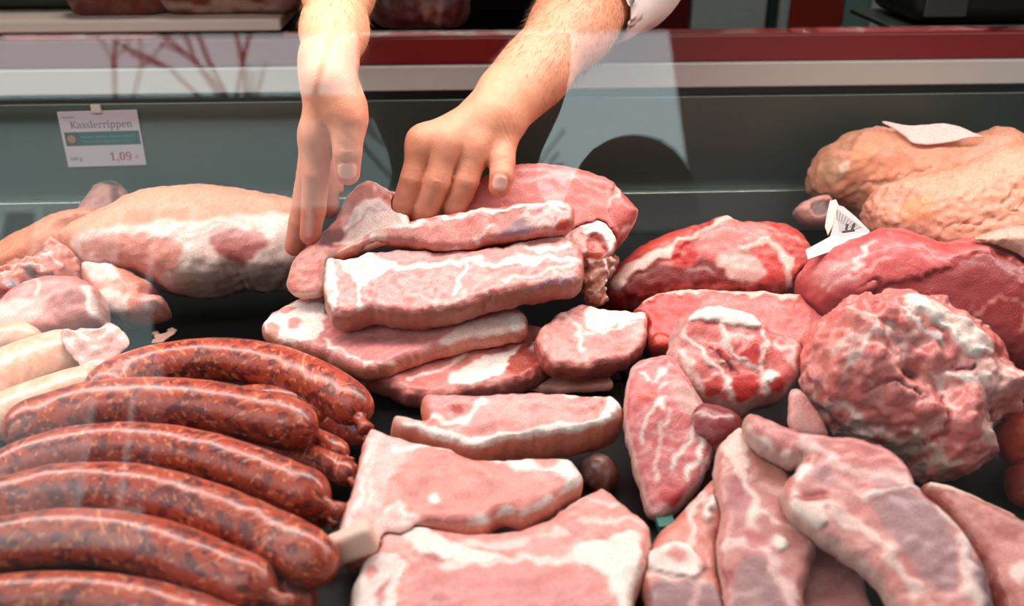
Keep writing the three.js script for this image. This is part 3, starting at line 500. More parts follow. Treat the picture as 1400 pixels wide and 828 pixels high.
meat({ key: 'loin', name: 'pork_loin', label: 'smooth boneless pork loin piece lying behind the pile under the fingers', cat: 'loin', at: [750, 290, 0.115], elev: 42, az: 4, slab: false, T: 0.03, Tb: 0.06, R: 0.018, p: 3.2, n3: 0.3, cell: 1.5, cut: ['mid', 'knob', 'lowright', 'scrap', 'armA', 'armB'], grain: 0.05, fib: [14, 160], marb: 0.12, bump: 0.5,
  out: '615,330 628,288 650,258 680,241 708,234 748,235 792,243 830,256 849,272 860,287 868,300 862,314 846,331 815,352 760,356 680,350', c: [C('#d9736e'), C('#e59690')],
  f: [{ p: '838,266 850,274 862,290 867,302 860,314 845,330 830,318 824,296', c: '#c9605c', h: -2.5, s: 2.5, part: 'cut_face', mat: 'meat' }, { l: '840,266 830,282 822,300', w: 1.2, c: FP }, { l: '700,262 770,262 825,285', w: 1, c: FP, a: 0.5 }, { l: '850,276 866,300 848,328', w: 1.4, c: FP }] });
meat({ key: 'droop', name: 'pork_steak', label: 'floppy pork steak folded over the left side of the pile under the left hand', cat: 'steak', at: [470, 315, 0.118], elev: 48, az: -24, T: 0.014, R: 0.006, cell: 1.3, cut: ['mid', 'lowleft', 'loin', 'armA', 'armB'],
  out: '389,386 394,366 405,346 420,333 436,316 450,298 461,282 472,266 486,253 502,246 516,249 530,258 541,262 550,285 560,310 520,330 470,345 446,352 441,366 438,394 412,403 396,400', side: '#d79a86', c: [C('#cd7263'), C('#e09a8c')], rim: { w: 2.6, c: FP, part: 'fat' }, bump: 2.2, b: [[505, 262, 0.02, 0.006], [470, 300, 0.018, -0.004]],
  f: [{ p: '470,305 490,282 520,276 540,282 560,300 520,318 480,332 462,330 455,318', c: FAT, a: 0.8, part: 'fat', s: 3 }, { p: '440,318 458,308 470,312 462,330 446,338 436,332', c: '#8d5a5c', s: 3 }, { l: '455,330 490,310 530,298', w: 2, c: FP }, { l: '470,318 500,296 530,288', w: 1.6, c: '#d3a5a8' }, { p: '478,268 498,254 520,256 535,268 520,276 494,276', c: '#bf5f50' }] });
meat({ key: 'top', name: 'pork_steak', label: 'long pork steak with purple patch on top of the pile held by the fingers', cat: 'steak', at: [630, 318, 0.122], elev: 40, az: -3, T: 0.024, R: 0.008, cell: 1.2, cut: ['mid', 'knob', 'loin', 'droop', 'armA', 'armB'],
  out: '456,345 466,334 500,317 530,303 562,297 600,290 640,283 660,279 700,275 740,271 770,270 783,278 788,291 785,306 774,315 740,319 700,325 660,333 638,340 616,343 588,340 560,335 522,331 500,334 482,343 466,348', side: '#c7705c', c: [C('#d4817a'), C('#e3a29b')], grain: -0.2, bump: 1.8, b: [[600, 325, 0.02, 0.003], [500, 330, 0.015, -0.002]],
  f: [{ l: '464,343 500,325 530,311 562,304 600,297 640,290 690,283 740,278 775,281', w: 3, c: FAT, h: 0.8, part: 'fat' }, { p: '690,316 705,302 728,300 730,314 700,325 668,331', c: '#a3808a', s: 3 }, { p: '712,296 740,280 772,275 784,290 776,304 750,308 728,312', c: FP, a: 0.9, part: 'fat', h: 0.8, s: 3 }, { p: '722,290 738,285 742,292 728,297', c: '#d38a95' }, { l: '734,304 746,298 756,304 770,296', w: 1.2, c: '#c3a6ae' }, { p: '758,310 776,298 786,304 778,314', c: '#b84a35' }, { l: '616,342 640,336 655,322 680,306', w: 1.6, c: FP }, { p: '505,334 520,316 550,312 570,330 560,336 522,331', c: '#b9796b', s: 4, a: 0.7 }, { l: '466,346 490,328 520,312', w: 2, c: '#e6ab92' }] });
meat({ name: 'pork_rind_strip', label: 'pale flat rind strip on the tray under the right of the pile', cat: 'rind', at: [790, 518, 0.012], elev: 70, T: 0.01, R: 0.004, cell: 1.8, out: '716,522 760,512 830,508 837,525 800,530 740,530', c: [C('#c98d80'), C('#dcaea2')], marb: 0.1, cut: ['bottom', 'lowright'] });

// ---------------------------------------------------------------- overlapping pork chops in front
meat({ key: 'chop3', name: 'pork_chop', label: 'pork chop with wide white fat band, front of the three overlapping chops', cat: 'chop', at: [690, 780, 0.03], elev: 84, T: 0.024, R: 0.007, cell: 1.5, main: 'lean',
  out: '474,850 478,812 486,780 498,758 512,748 506,728 512,700 530,694 552,708 590,716 650,722 705,718 746,704 782,680 814,663 823,657 842,672 866,690 890,714 894,734 888,764 874,792 868,830 866,880 850,905 470,905', side: '#e0a093', sidePart: 'edge', c: PAL.porkPale, rim: { w: 3, c: FP }, marb: 0.5,
  f: [{ p: '600,772 700,766 780,772 828,795 838,850 836,905 545,905 556,840 575,790', c: '#da8480', s: 3, a: 0.75 }, { p: '474,850 480,806 492,768 520,752 548,756 560,775 548,805 540,850 530,905 470,905', c: PAL.bone, part: 'bone', h: 1.2 }, { p: '502,782 510,776 516,786 508,794', c: '#dd7f78' }, { p: '516,812 528,796 536,790 530,812 520,832', c: '#cf7c7c' }, { p: '515,712 528,700 545,712 556,738 540,752 518,742', c: '#eeb2ac' }, { p: '545,718 575,718 610,735 650,750 700,760 660,768 600,762 570,752', c: FAT, part: 'fat', h: 0.8 }, { p: '572,758 600,755 596,770 580,772', c: '#d8807a' },
    { l: '640,740 700,745 760,725 820,712 872,716', w: 3.6, c: FP, part: 'fat' }, { p: '780,748 830,738 868,730 880,742 872,790 868,830 862,905 840,905 848,840 836,800 810,775 790,765', c: FAT, part: 'fat', h: 0.8 }, { l: '600,770 680,764 760,764 800,764', w: 3, c: FAT, a: 0.8, part: 'fat' }, { p: '770,720 790,714 800,722 782,732', c: '#da8a84' }, { p: '818,728 830,722 842,728 826,738', c: '#da8a84' }, { p: '720,738 745,732 760,742 735,748', c: '#e09a94' }, { l: '760,700 800,682 840,690', w: 1.5, c: FP }] });
meat({ key: 'chop2', name: 'pork_chop', label: 'pork chop with large plain pink eye, middle of the three overlapping chops', cat: 'chop', at: [640, 665, 0.044], elev: 76, az: 4, T: 0.023, R: 0.007, cell: 1.5, cut: ['chop3'],
  out: '506,577 530,588 570,598 610,606 650,622 690,622 735,620 780,624 795,641 798,657 778,671 748,689 716,702 690,699 662,713 622,716 592,714 562,728 520,748 482,760 460,744 461,714 473,675 485,640 491,610', side: '#e3937f', sidePart: 'edge', c: [C('#e59a90'), C('#efb3aa')], marb: 0.3,
  f: [{ p: '545,640 575,618 620,616 680,634 735,650 765,662 740,682 700,692 660,705 610,709 572,711 552,690', c: '#dc7f72', s: 3, a: 0.75 }, { p: '506,577 530,588 560,600 556,622 540,640 528,672 520,700 500,720 480,745 461,740 462,712 474,672 486,638 492,608', c: '#efbdb6', part: 'rib_meat' }, { l: '500,590 496,640 484,690 472,730', w: 1.6, c: FAT }, { l: '512,600 510,650 500,690', w: 1.3, c: FAT, a: 0.8 }, { p: '520,700 540,692 556,706 562,726 530,742 516,736', c: '#f1beb6' }, { l: '522,702 545,690 560,715', w: 2, c: FAT },
    { l: '545,610 570,605 620,612 660,626 700,630 740,640 775,650', w: 2.4, c: FAT, part: 'fat' }, { p: '690,628 735,622 780,626 796,643 797,656 776,668 770,652 740,644 710,638', c: FAT, part: 'fat', h: 0.8 }, { p: '730,628 755,626 765,634 745,640', c: '#e29b92' }, { l: '776,668 748,686 716,700 690,697 662,710 630,714', w: 2.6, c: FAT, part: 'fat' }, { p: '585,676 594,672 600,679 590,682', c: FAT }] });
{ // the bare rib end that sticks out of the middle chop
  const t = scene.children[scene.children.length - 1], a = atY(463, 750, 0.037).sub(t.position), b = atY(498, 736, 0.043).sub(t.position);
  const g = new RoundedBoxGeometry(0.019, a.distanceTo(b) + 0.014, 0.014, 3, 0.005); g.applyQuaternion(new THREE.Quaternion().setFromUnitVectors(V3(0, 1, 0), b.clone().sub(a).normalize())); const m = a.clone().add(b).multiplyScalar(0.5); g.translate(m.x, m.y, m.z);
  part('rib_bone', g, std('#efc6b4', 0.45), t, 'pale cut rib end');
}
meat({ key: 'chop1', name: 'pork_chop', label: 'pork chop with a thick white fat rim, rear of the three overlapping chops', cat: 'chop', at: [700, 570, 0.052], elev: 70, az: 3, T: 0.036, R: 0.006, cell: 1.3, cut: ['chop2', 'bottom', 'lowright'],
  out: '576,533 640,534 720,531 800,534 838,537 852,548 855,562 846,570 816,583 770,593 702,601 652,612 626,610 600,601 570,591 546,583 532,574 536,562 560,563 582,568 579,550', side: '#e8957a', sidePart: 'edge', c: [C('#df8f8b'), C('#ecb0aa')], marb: 0.5,
  f: [{ p: '578,535 605,537 628,548 632,560 618,572 585,568 580,550', c: '#de8883' }, { p: '615,556 628,550 632,562 622,570', c: '#c0504a' }, { p: '536,562 560,563 585,570 575,582 546,582 533,574', c: '#eab3a9', part: 'bone' }, { l: '585,570 620,578 650,560 660,545', w: 3, c: FAT, part: 'fat' }, { p: '545,576 580,582 620,594 650,598 690,590 740,586 790,578 820,566 834,550 846,556 846,570 816,583 770,593 702,601 652,612 600,601', c: FAT, part: 'fat', h: 1 }, { p: '640,580 655,568 680,576 672,590 650,592', c: '#dd8e88' },
    { l: '600,540 660,540 740,536 800,537', w: 1.4, c: '#cf7c86' }, { p: '838,538 852,548 855,562 842,566 832,552', c: FAT, part: 'fat', h: 1.5 }, { l: '770,545 800,540 830,540', w: 2, c: FAT }] });
meat({ name: 'dark_meat_piece', label: 'small dark scrap of meat on the tray right of the pork chops', cat: 'scrap', at: [820, 645, 0.012], elev: 60, slab: false, T: 0.014, Tb: 0.02, R: 0.016, cell: 2, out: '795,632 815,622 836,630 846,650 838,668 815,672 800,658', c: [C('#6e3b33'), C('#8a5346')], mat: 'wet', cut: ['chop1', 'chop2', 'chop3'] });

// ---------------------------------------------------------------- beef, veal and poultry on the right
meat({ key: 'ham', name: 'beef_round', label: 'large dark red beef round with a smooth cut face painted darker for shade, below the chickens', cat: 'beef', at: [1270, 400, 0.055], elev: 36, az: -4, slab: false, T: 0.05, Tb: 0.06, R: 0.045, p: 2.4, cell: 1.9, c: [C('#c04a4c'), C('#d2686a')], marb: 0.1, bump: 0.45, n3: 0.25, grain: -0.3, fib: [30, 170], main: 'body',
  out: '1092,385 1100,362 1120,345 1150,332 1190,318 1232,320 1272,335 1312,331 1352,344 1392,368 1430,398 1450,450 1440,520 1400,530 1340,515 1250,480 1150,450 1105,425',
  f: [{ p: '1150,425 1210,398 1262,384 1300,362 1340,358 1385,384 1430,420 1445,500 1400,526 1340,512 1250,478 1160,446', c: '#8f1d1c', s: 4, h: -3, part: 'cut_face', mat: 'meat' }, { l: '1300,440 1340,425 1375,432 1400,425', w: 0.9, c: '#d88a7d' }, { l: '1375,432 1372,450 1362,460', w: 0.9, c: '#d88a7d' }, { l: '1110,400 1140,380 1170,350', w: 1.4, c: FP }, { l: '1120,408 1150,385 1190,368', w: 1.2, c: FP, a: 0.8 }, { p: '1100,380 1120,370 1135,385 1125,400 1105,398', c: '#d98a86', s: 4 }, { l: '1155,404 1170,398 1180,408', w: 1.6, c: '#7a1f1a', h: -2 }] });  // cut face: dark red meat, deepened further with painted shade
meat({ key: 'steakback', name: 'beef_rib_steak', label: 'bright red beef rib steak with thick white fat cap behind the veal', cat: 'steak', at: [960, 365, 0.055], elev: 42, az: 6, slab: false, T: 0.026, Tb: 0.05, R: 0.024, p: 2.4, cell: 1.5, cut: ['ham', 'lowright'], c: [C('#b8312b'), C('#d4544b')], marb: 0.22,
  out: '826,405 834,380 850,358 866,344 900,326 950,311 985,300 1002,305 1050,308 1086,320 1104,342 1107,372 1098,396 1040,412 960,415 890,420 848,424',
  f: [{ p: '832,392 848,370 890,352 925,338 960,318 986,301 1004,306 980,318 950,332 930,350 918,362 880,374 850,398 842,412', c: '#f2cbbd', part: 'fat', h: 1.5 }, { p: '868,348 905,326 925,318 928,328 890,346 872,354', c: '#d8493d' }, { p: '930,344 960,322 1000,312 1040,318 1030,345 1000,355 970,362 945,362', c: '#d98079', s: 4 }, { p: '905,360 928,342 945,362 920,374', c: '#c2241f' }, { p: '845,400 862,382 890,372 920,378 955,368 975,380 1000,395 940,398 880,408 850,422', c: '#7f1512', s: 2 },  // the soft pale pink patch is glass reflection haze painted into the colour
    { l: '1005,352 1035,346 1060,366 1072,392', w: 4.5, c: '#f3c6b9', part: 'fat', h: 1 }, { p: '1025,366 1045,362 1056,378 1045,394 1030,386', c: '#c32f28' }, { p: '966,362 1000,352 1020,362 1032,384 1010,394 985,390 966,374', c: '#dba59c', s: 3, part: 'fat' }, { l: '1040,320 1070,335 1100,345', w: 1.2, c: '#e88d80' }, { l: '1045,340 1075,352 1100,362', w: 1, c: '#e88d80' }] });  // the wide pale polygon is painted glass haze, only grouped with the fat
meat({ key: 'beefslice', name: 'beef_slice', label: 'bright red beef slice with pale fat edge lying across the rib steak front', cat: 'slice', at: [990, 425, 0.05], elev: 60, T: 0.018, R: 0.006, cell: 1.5, cut: ['steakback', 'ham', 'lowright'], c: [C('#c8443f'), C('#df706a')],
  out: '866,422 890,402 930,392 1000,394 1062,397 1112,402 1136,426 1132,450 1104,470 1040,480 960,480 912,478 892,474 884,456 884,436', side: '#c9463a', marb: 0.35,
  f: [{ l: '880,410 905,399 960,396 1020,398 1080,401 1115,405 1132,428', w: 3.2, c: '#f0c4b4', part: 'fat', h: 1 }, { p: '868,424 895,405 950,402 960,420 925,440 915,465 895,472 886,440', c: '#cf2e26' }, { p: '890,462 905,456 915,466 908,478 892,476', c: '#df4a35', h: 3, s: 2 }] });
meat({ key: 'shank', name: 'veal_shank_slice', label: 'round tied-looking veal shank slice with red lobes and white sinews', cat: 'veal', at: [1010, 490, 0.07], elev: 50, az: -3, T: 0.036, R: 0.014, cell: 1.4, cut: ['beefslice', 'ham'], bump: 2.2, n3: 1.2, c: [C('#cf5654'), C('#e2857f')], side: '#d49c95', sidePart: 'membrane', marb: 0.8,
  out: '919,462 930,430 955,413 990,410 1030,420 1062,440 1095,453 1110,474 1104,505 1086,528 1056,545 1018,556 984,552 950,538 929,512 918,490', edge: 2.5,
  f: [{ p: '942,440 955,418 990,413 1030,424 1046,440 1020,446 985,438 960,442', c: FAT, part: 'fat', h: 2 }, { p: '1015,480 1035,470 1048,484 1036,502 1018,495', c: '#cc2a25', h: 2.5, s: 3 }, { p: '996,515 1020,512 1034,528 1016,545 998,535', c: '#cc2f29', h: 2, s: 3 }, { p: '962,520 980,515 986,535 970,545', c: '#c5372f', h: 1, s: 3 }, { p: '975,480 990,478 1000,495 985,500', c: '#d24a42', h: 2, s: 3 }, { p: '1042,520 1060,512 1075,520 1060,538 1044,538', c: '#d1322b', h: 2, s: 3 },
    { l: '935,462 955,485 978,505 1000,535 1010,550', w: 2.6, c: FP, h: 1.2, part: 'sinew' }, { l: '988,440 992,465 1005,485 1028,506 1040,508', w: 2.6, c: FP, h: 1.2, part: 'sinew' }, { l: '1050,455 1045,480 1042,505 1046,530', w: 2.8, c: FP, h: 1, part: 'sinew' }, { l: '930,480 945,515 968,540', w: 2.2, c: FP, part: 'sinew' }, { l: '955,465 980,470 1000,460 1030,460', w: 1.6, c: FP, a: 0.8 }, { l: '1060,470 1080,480 1090,505', w: 2.2, c: FP, part: 'sinew' }, { l: '970,495 1010,500', w: 1.4, c: FP }, { l: '965,478 985,492 1000,512', w: 1.2, c: '#8f2a2a', h: -1.5 }, { p: '1045,512 1060,505 1066,515 1052,522', c: FAT, h: 1 }] });
meat({ key: 'collar', name: 'pork_collar_slice', label: 'pink veined pork neck slice hanging down beside the teal divider', cat: 'slice', at: [915, 590, 0.045], elev: 62, az: -12, T: 0.022, R: 0.009, cell: 1.5, cut: ['shank', 'beefslice', 'lowright', 'chop1'], bump: 2, c: [C('#d0626a'), C('#e08d90')], marb: 0.75, rim: { w: 2.6, c: FP, part: 'fat' }, side: '#dfa79f',
  out: '866,492 886,482 918,480 936,500 955,530 978,570 988,595 976,616 964,642 950,666 926,690 900,703 886,694 876,662 863,622 853,582 852,546 858,516', b: [[880, 560, 0.03, 0.006]],
  f: [{ l: '870,510 895,520 915,505', w: 1.6, c: FAT }, { l: '866,545 890,540 915,525', w: 1.8, c: FAT }, { l: '875,600 895,570 915,545', w: 1.6, c: FAT }, { l: '900,655 905,610 915,565', w: 1.8, c: FP }, { l: '925,640 935,610 955,590', w: 1.5, c: FAT }, { l: '945,650 955,625 965,600', w: 1.5, c: FAT }, { p: '925,520 955,545 975,575 955,580 930,560', c: '#cf9a8f', s: 4 }, { p: '862,550 880,535 905,535 900,550 878,560', c: '#d9584f', s: 3 }, { p: '900,670 920,660 935,668 915,690', c: '#b8393c', s: 3 }] });
meat({ name: 'dark_meat_piece', label: 'dark wine red piece in the hollow under the veal shank slice', cat: 'scrap', at: [965, 592, 0.04], elev: 58, slab: false, T: 0.016, Tb: 0.03, R: 0.02, cell: 1.8, mat: 'wet', c: [C('#7a1f26'), C('#942f33')], marb: 0.1, cut: ['shank', 'collar'], out: '925,575 950,555 985,558 1012,575 1015,600 995,618 965,625 940,610' });
meat({ key: 'knuckle', name: 'pork_knuckle', label: 'lumpy pink pork shoulder chunk with pale cartilage in front of the beef round', cat: 'pork', at: [1240, 530, 0.06], elev: 44, az: -2, slab: false, T: 0.045, Tb: 0.06, R: 0.04, p: 2.2, cell: 1.6, cut: ['ham', 'shank', 'beefslice'], bump: 1.8, n3: 1.3, n3f: 70, c: [C('#d0625e'), C('#e6958e')], marb: 0.7, edge: 2.5,
  out: '1104,472 1116,440 1142,424 1182,408 1222,405 1262,412 1302,432 1337,456 1362,486 1366,510 1390,530 1393,546 1366,572 1344,586 1346,620 1330,641 1300,653 1266,650 1240,622 1190,606 1150,581 1115,546 1101,510',
  b: [[1135, 490, 0.012, 0.005], [1165, 470, 0.012, 0.004], [1180, 515, 0.01, 0.006], [1165, 555, 0.01, -0.004], [1230, 585, 0.01, 0.006], [1255, 565, 0.008, -0.005], [1290, 560, 0.01, 0.006], [1320, 575, 0.008, -0.005], [1150, 530, 0.02, 0.007], [1200, 560, 0.016, 0.006], [1270, 590, 0.02, 0.008], [1300, 620, 0.018, 0.008], [1212, 528, 0.007, -0.014], [1250, 545, 0.012, -0.004], [1160, 450, 0.02, 0.004], [1350, 540, 0.014, 0.005], [1185, 585, 0.01, -0.006]],
  f: [{ p: '1212,432 1236,424 1262,440 1300,468 1325,500 1305,508 1280,500 1258,482 1236,462 1218,450', c: '#f4d3c6', part: 'cartilage', h: 2 }, { l: '1222,430 1236,458 1262,485 1300,506', w: 2.4, c: FAT, h: 1.5, part: 'cartilage' }, { l: '1205,440 1225,470 1250,495', w: 2, c: FAT, h: 0.8 }, { p: '1308,468 1330,462 1352,486 1345,505 1322,496', c: '#d9625c', s: 3 }, { l: '1110,540 1150,572 1190,598 1225,615', w: 2.4, c: FP, h: 1.5, part: 'sinew' }, { l: '1120,500 1150,482 1190,480', w: 2, c: FP, a: 0.8 }, { l: '1240,530 1260,550 1270,575', w: 2, c: FP, a: 0.8 }, { p: '1200,525 1214,520 1225,530 1212,538', c: '#8f2a25', s: 2 }, { l: '1225,610 1250,630 1280,645', w: 3, c: '#e9c9b6', h: 2, part: 'sinew' }, { p: '1290,520 1320,515 1345,530 1330,555 1300,550', c: '#eab1a8', s: 4 }, { p: '1300,590 1330,580 1342,610 1320,630 1300,615', c: '#ecb9ae', s: 4 }, { l: '1270,520 1285,530 1300,522', w: 1.4, c: '#7f2a2a', h: -2.5 }, { l: '1190,420 1240,416 1290,440 1340,480', w: 2.2, c: '#d97c75', h: 1 }, { l: '1140,440 1160,470 1150,500 1130,520', w: 1.8, c: FP, h: 0.6 }, { l: '1180,470 1200,500 1195,520', w: 1.6, c: FP }, { l: '1160,560 1185,545 1205,550 1225,570', w: 1.5, c: '#a03a38', h: -2 }, { l: '1255,560 1262,590 1250,615', w: 1.5, c: '#a03a38', h: -2.5 }, { l: '1300,575 1315,590 1330,575', w: 1.6, c: '#a03a38', h: -2.5 }, { l: '1330,510 1350,525 1380,535', w: 2, c: FP, h: 1 }, { l: '1265,535 1290,545 1310,540', w: 2, c: FAT, h: 1 }] });
meat({ name: 'meat_chunk', label: 'orange red meat chunk at the right end of the counter', cat: 'chunk', at: [1400, 600, 0.03], elev: 45, slab: false, T: 0.03, Tb: 0.03, R: 0.03, cell: 2, mat: 'wet', c: [C('#b93422'), C('#d9614a')], marb: 0.1, cut: ['knuckle'], out: '1364,592 1378,562 1400,549 1440,548 1450,610 1440,655 1400,642 1374,622' });
meat({ name: 'meat_chunk', label: 'dark brown red meat chunk on the tray below the orange red chunk', cat: 'chunk', at: [1410, 660, 0.012], elev: 55, slab: false, T: 0.02, Tb: 0.02, R: 0.02, cell: 2.2, mat: 'wet', c: [C('#8a2c22'), C('#a8453a')], marb: 0.1, cut: ['knuckle'], out: '1376,640 1400,630 1450,632 1455,690 1420,700 1388,690' });

// rib chops, front right
const lilac = '#ad8183', lilac2 = '#a2777a';
meat({ key: 'rib5', name: 'rib_chop', label: 'rib chop half hidden underneath the other rib chops', cat: 'chop', at: [1140, 790, 0.014], elev: 82, T: 0.012, R: 0.006, cell: 2, c: [C('#c57f7c'), C('#dba39e')], rim: { w: 4, c: '#f0c6c0', part: 'fat' }, out: '1085,745 1130,735 1170,758 1188,800 1192,880 1090,880' });
meat({ key: 'rib2', name: 'rib_chop', label: 'brownish rib chop with white fat edge, rearmost of the rib chops', cat: 'chop', at: [1360, 740, 0.026], elev: 76, az: 10, T: 0.02, R: 0.007, cell: 1.8, cut: ['knuckle'], c: [C('#a8473a'), C('#c46a58')], out: '1262,655 1300,659 1350,680 1402,705 1450,732 1460,880 1385,890 1374,825 1350,765 1312,712',
  f: [{ l: '1268,658 1310,662 1355,682 1402,706 1450,734', w: 3.4, c: '#f0cdb8', part: 'fat', h: 1 }, { p: '1350,760 1375,740 1420,745 1440,800 1400,830 1378,800', c: '#d6827a', s: 4 }, { p: '1380,780 1400,770 1405,790 1390,800', c: FP }] });
meat({ key: 'rib4', name: 'rib_chop', label: 'rib chop with white knobby bone and an orange side next to the teal divider', cat: 'chop', at: [935, 750, 0.03], elev: 78, az: -4, T: 0.022, R: 0.008, cell: 1.6, cut: ['collar', 'chop3'], c: [C('#cf6f5f'), C('#e0937f')], marb: 0.3, side: '#cf8a78',
  out: '868,766 890,733 922,702 950,672 985,642 1004,660 994,700 984,750 990,800 998,880 874,890 884,825 876,792',
  f: [{ l: '953,664 950,700 946,740', w: 3.4, c: '#f1cabf', part: 'fat', h: 1 }, { p: '888,762 905,745 930,740 950,750 962,775 950,792 918,790 895,778', c: PAL.bone, part: 'bone', h: 2 }, { p: '912,758 925,748 938,758 926,768', c: '#dc8985', s: 3 }, { p: '952,765 965,758 975,770 968,785 955,782', c: '#e39186', h: 1 }, { p: '892,795 940,800 985,805 990,880 890,880', c: lilac2, s: 4, part: 'eye', mat: 'meat' }, { l: '898,785 925,795 960,798', w: 3, c: FP, part: 'fat' }, { l: '948,800 948,850', w: 3, c: '#dca9a6' }, { p: '964,680 975,676 980,690 970,696', c: FAT, h: 2.5, s: 2 }, { p: '962,698 972,696 976,706 966,712', c: FAT, h: 2.5, s: 2 }, { p: '974,688 982,686 983,696 976,698', c: '#f3cdc0', h: 2.5, s: 2 }, { p: '965,712 980,715 978,735 966,735', c: '#a8473a', s: 3 }] });
meat({ key: 'rib3', name: 'rib_chop', label: 'upright rib chop with pinkish white T-shaped fat seams and a round bone spot', cat: 'chop', at: [1040, 720, 0.04], elev: 74, az: -3, T: 0.02, R: 0.008, cell: 1.6, cut: ['rib4', 'collar', 'shank', 'rib5'], c: [C('#c57f7c'), C('#dba39e')], marb: 0.35, side: '#d3a096',
  out: '981,608 992,592 1004,582 1014,579 1030,598 1058,622 1082,640 1090,668 1098,700 1120,732 1112,770 1100,810 1106,890 1000,890 990,828 986,790 980,740 986,695 978,650',
  f: [{ p: '981,608 1000,584 1014,580 1032,600 1022,618 1024,650 1030,680 1016,668 1002,640 990,628', c: '#f3d0c3', part: 'fat', h: 1 }, { p: '1028,610 1050,622 1078,645 1082,690 1062,680 1040,686 1034,650', c: '#c07c6c', s: 3, part: 'lean' }, { p: '998,652 1012,650 1022,680 1020,708 1004,716 994,690', c: '#b9676a', s: 3 }, { l: '1026,660 1032,695 1022,725 1000,738', w: 3.6, c: FP, part: 'fat' }, { l: '1005,742 1040,750 1064,775 1085,830 1090,880', w: 4, c: '#f0c6c0', part: 'fat' }, { p: '1056,736 1066,732 1076,740 1074,752 1062,752', c: FAT, part: 'bone', h: 1.5 }, { p: '1008,770 1035,760 1058,785 1075,830 1080,880 1020,880 1004,830', c: lilac, s: 4, part: 'eye', mat: 'meat' }, { p: '1012,722 1035,726 1045,745 1020,745', c: '#c9666c', s: 3 }, { p: '984,770 1000,780 1000,795 988,790', c: '#a33434', s: 3 }, { l: '1040,700 1080,715 1110,735', w: 1.6, c: FP }] });
meat({ key: 'flap', name: 'rib_flap', label: 'narrow upright strip of pink meat between the shank slice and pork shoulder chunk', cat: 'strip', at: [1105, 565, 0.055], elev: 45, az: -10, T: 0.012, R: 0.007, cell: 1.6, cut: ['knuckle', 'shank'], c: [C('#d98a86'), C('#e9b3ad')], out: '1079,545 1086,530 1098,533 1116,556 1130,576 1134,596 1110,600 1084,590' });
meat({ key: 'rib1', name: 'rib_chop', label: 'topmost rib chop with large greyish mauve eye ringed by white fat', cat: 'chop', at: [1200, 700, 0.055], elev: 72, az: -6, T: 0.022, R: 0.008, cell: 1.5, cut: ['rib2', 'rib3', 'knuckle', 'flap', 'shank', 'rib5'], c: [C('#cd7b78'), C('#e2a8a3')], marb: 0.4, bump: 2, side: '#c9a296', sidePart: 'edge',
  out: '1018,572 1027,557 1052,566 1090,582 1130,590 1172,592 1215,605 1242,626 1257,656 1292,690 1322,722 1350,768 1364,812 1386,880 1392,900 1262,900 1240,850 1218,806 1196,778 1152,744 1106,716 1082,694 1073,662 1084,640 1098,622 1084,624 1056,610 1030,594',
  f: [{ p: '1020,573 1028,559 1060,572 1095,588 1100,608 1084,618 1056,606 1032,592', c: '#d2807a', s: 3, part: 'rib_meat', mat: 'meat' }, { l: '1022,580 1050,602 1080,618', w: 3, c: '#f3d6ca', part: 'fat' }, { p: '1135,600 1175,596 1215,608 1228,626 1190,634 1150,622', c: '#d77c76', s: 3 }, { l: '1100,600 1125,615 1150,640 1200,645 1250,655', w: 4, c: '#efc1ba', part: 'fat' }, { p: '1196,690 1216,680 1256,678 1282,690 1302,728 1314,780 1312,804 1296,812 1268,790 1236,756 1210,726', c: lilac, s: 3, part: 'eye', mat: 'meat' }, { l: '1190,680 1230,668 1275,672 1300,700 1322,750 1332,800 1340,880', w: 4.5, c: '#efd0c8', part: 'fat', h: 1 },
    { l: '1090,672 1120,690 1160,712 1200,738 1232,775 1262,815 1290,880', w: 4.5, c: '#efc9bf', part: 'fat', h: 1 }, { p: '1334,760 1350,775 1362,820 1376,880 1352,890 1340,820', c: '#957278', s: 3, part: 'eye', mat: 'meat' }, { p: '1082,690 1094,682 1118,692 1130,712 1112,718 1094,706', c: '#f3d8cc', part: 'bone', h: 2 }, { p: '1090,678 1110,668 1128,676 1118,688 1098,684', c: '#a83a36', s: 3, h: -1 }, { p: '1105,640 1130,636 1145,655 1125,662', c: '#b98088', s: 3 }, { p: '1085,640 1098,628 1112,636 1100,650 1088,656', c: FAT, s: 3, part: 'fat' }, { p: '1190,652 1225,650 1240,662 1205,668', c: '#b77880', s: 3 }, { p: '1250,815 1275,812 1300,840 1320,880 1280,890 1262,850', c: '#d88a80', s: 4 }] });

// chickens
const birdC = [C('#dc9c78'), C('#e8b292')];
meat({ key: 'bird1', name: 'chicken', label: 'raw plucked chicken lying behind with a white card on its back', cat: 'chicken', at: [1260, 235, 0.092], elev: 34, az: -8, slab: false, T: 0.05, Tb: 0.05, R: 0.05, p: 2.1, cell: 2, mat: 'dry', main: 'body', c: birdC, marb: 0.08, bump: 1.5, cut: ['ham'],
  out: '1104,246 1110,222 1130,200 1160,185 1210,177 1262,180 1330,184 1370,178 1402,196 1440,225 1440,340 1360,345 1280,345 1220,335 1190,305 1160,286 1126,275 1110,263', b: [[1175, 225, 0.03, 0.008], [1300, 205, 0.02, -0.006]],
  f: [{ p: '1130,220 1150,200 1165,195 1155,212 1140,228', c: '#c08a68', h: -3, s: 3 }, { p: '1108,240 1122,228 1140,240 1138,262 1118,262', c: '#cf9c78', s: 5 }, { p: '1148,228 1165,215 1175,225 1165,250 1150,248', c: '#e59a70', s: 3 }, { p: '1132,242 1142,240 1142,252 1135,254', c: '#f3cfb4', h: 2, s: 2, part: 'leg_bone' }, { p: '1290,235 1330,205 1360,195 1350,215 1310,235', c: '#d3a68e', s: 5 }, { l: '1160,270 1200,262 1250,250', w: 2, c: '#b98a6c', h: -2 }] });
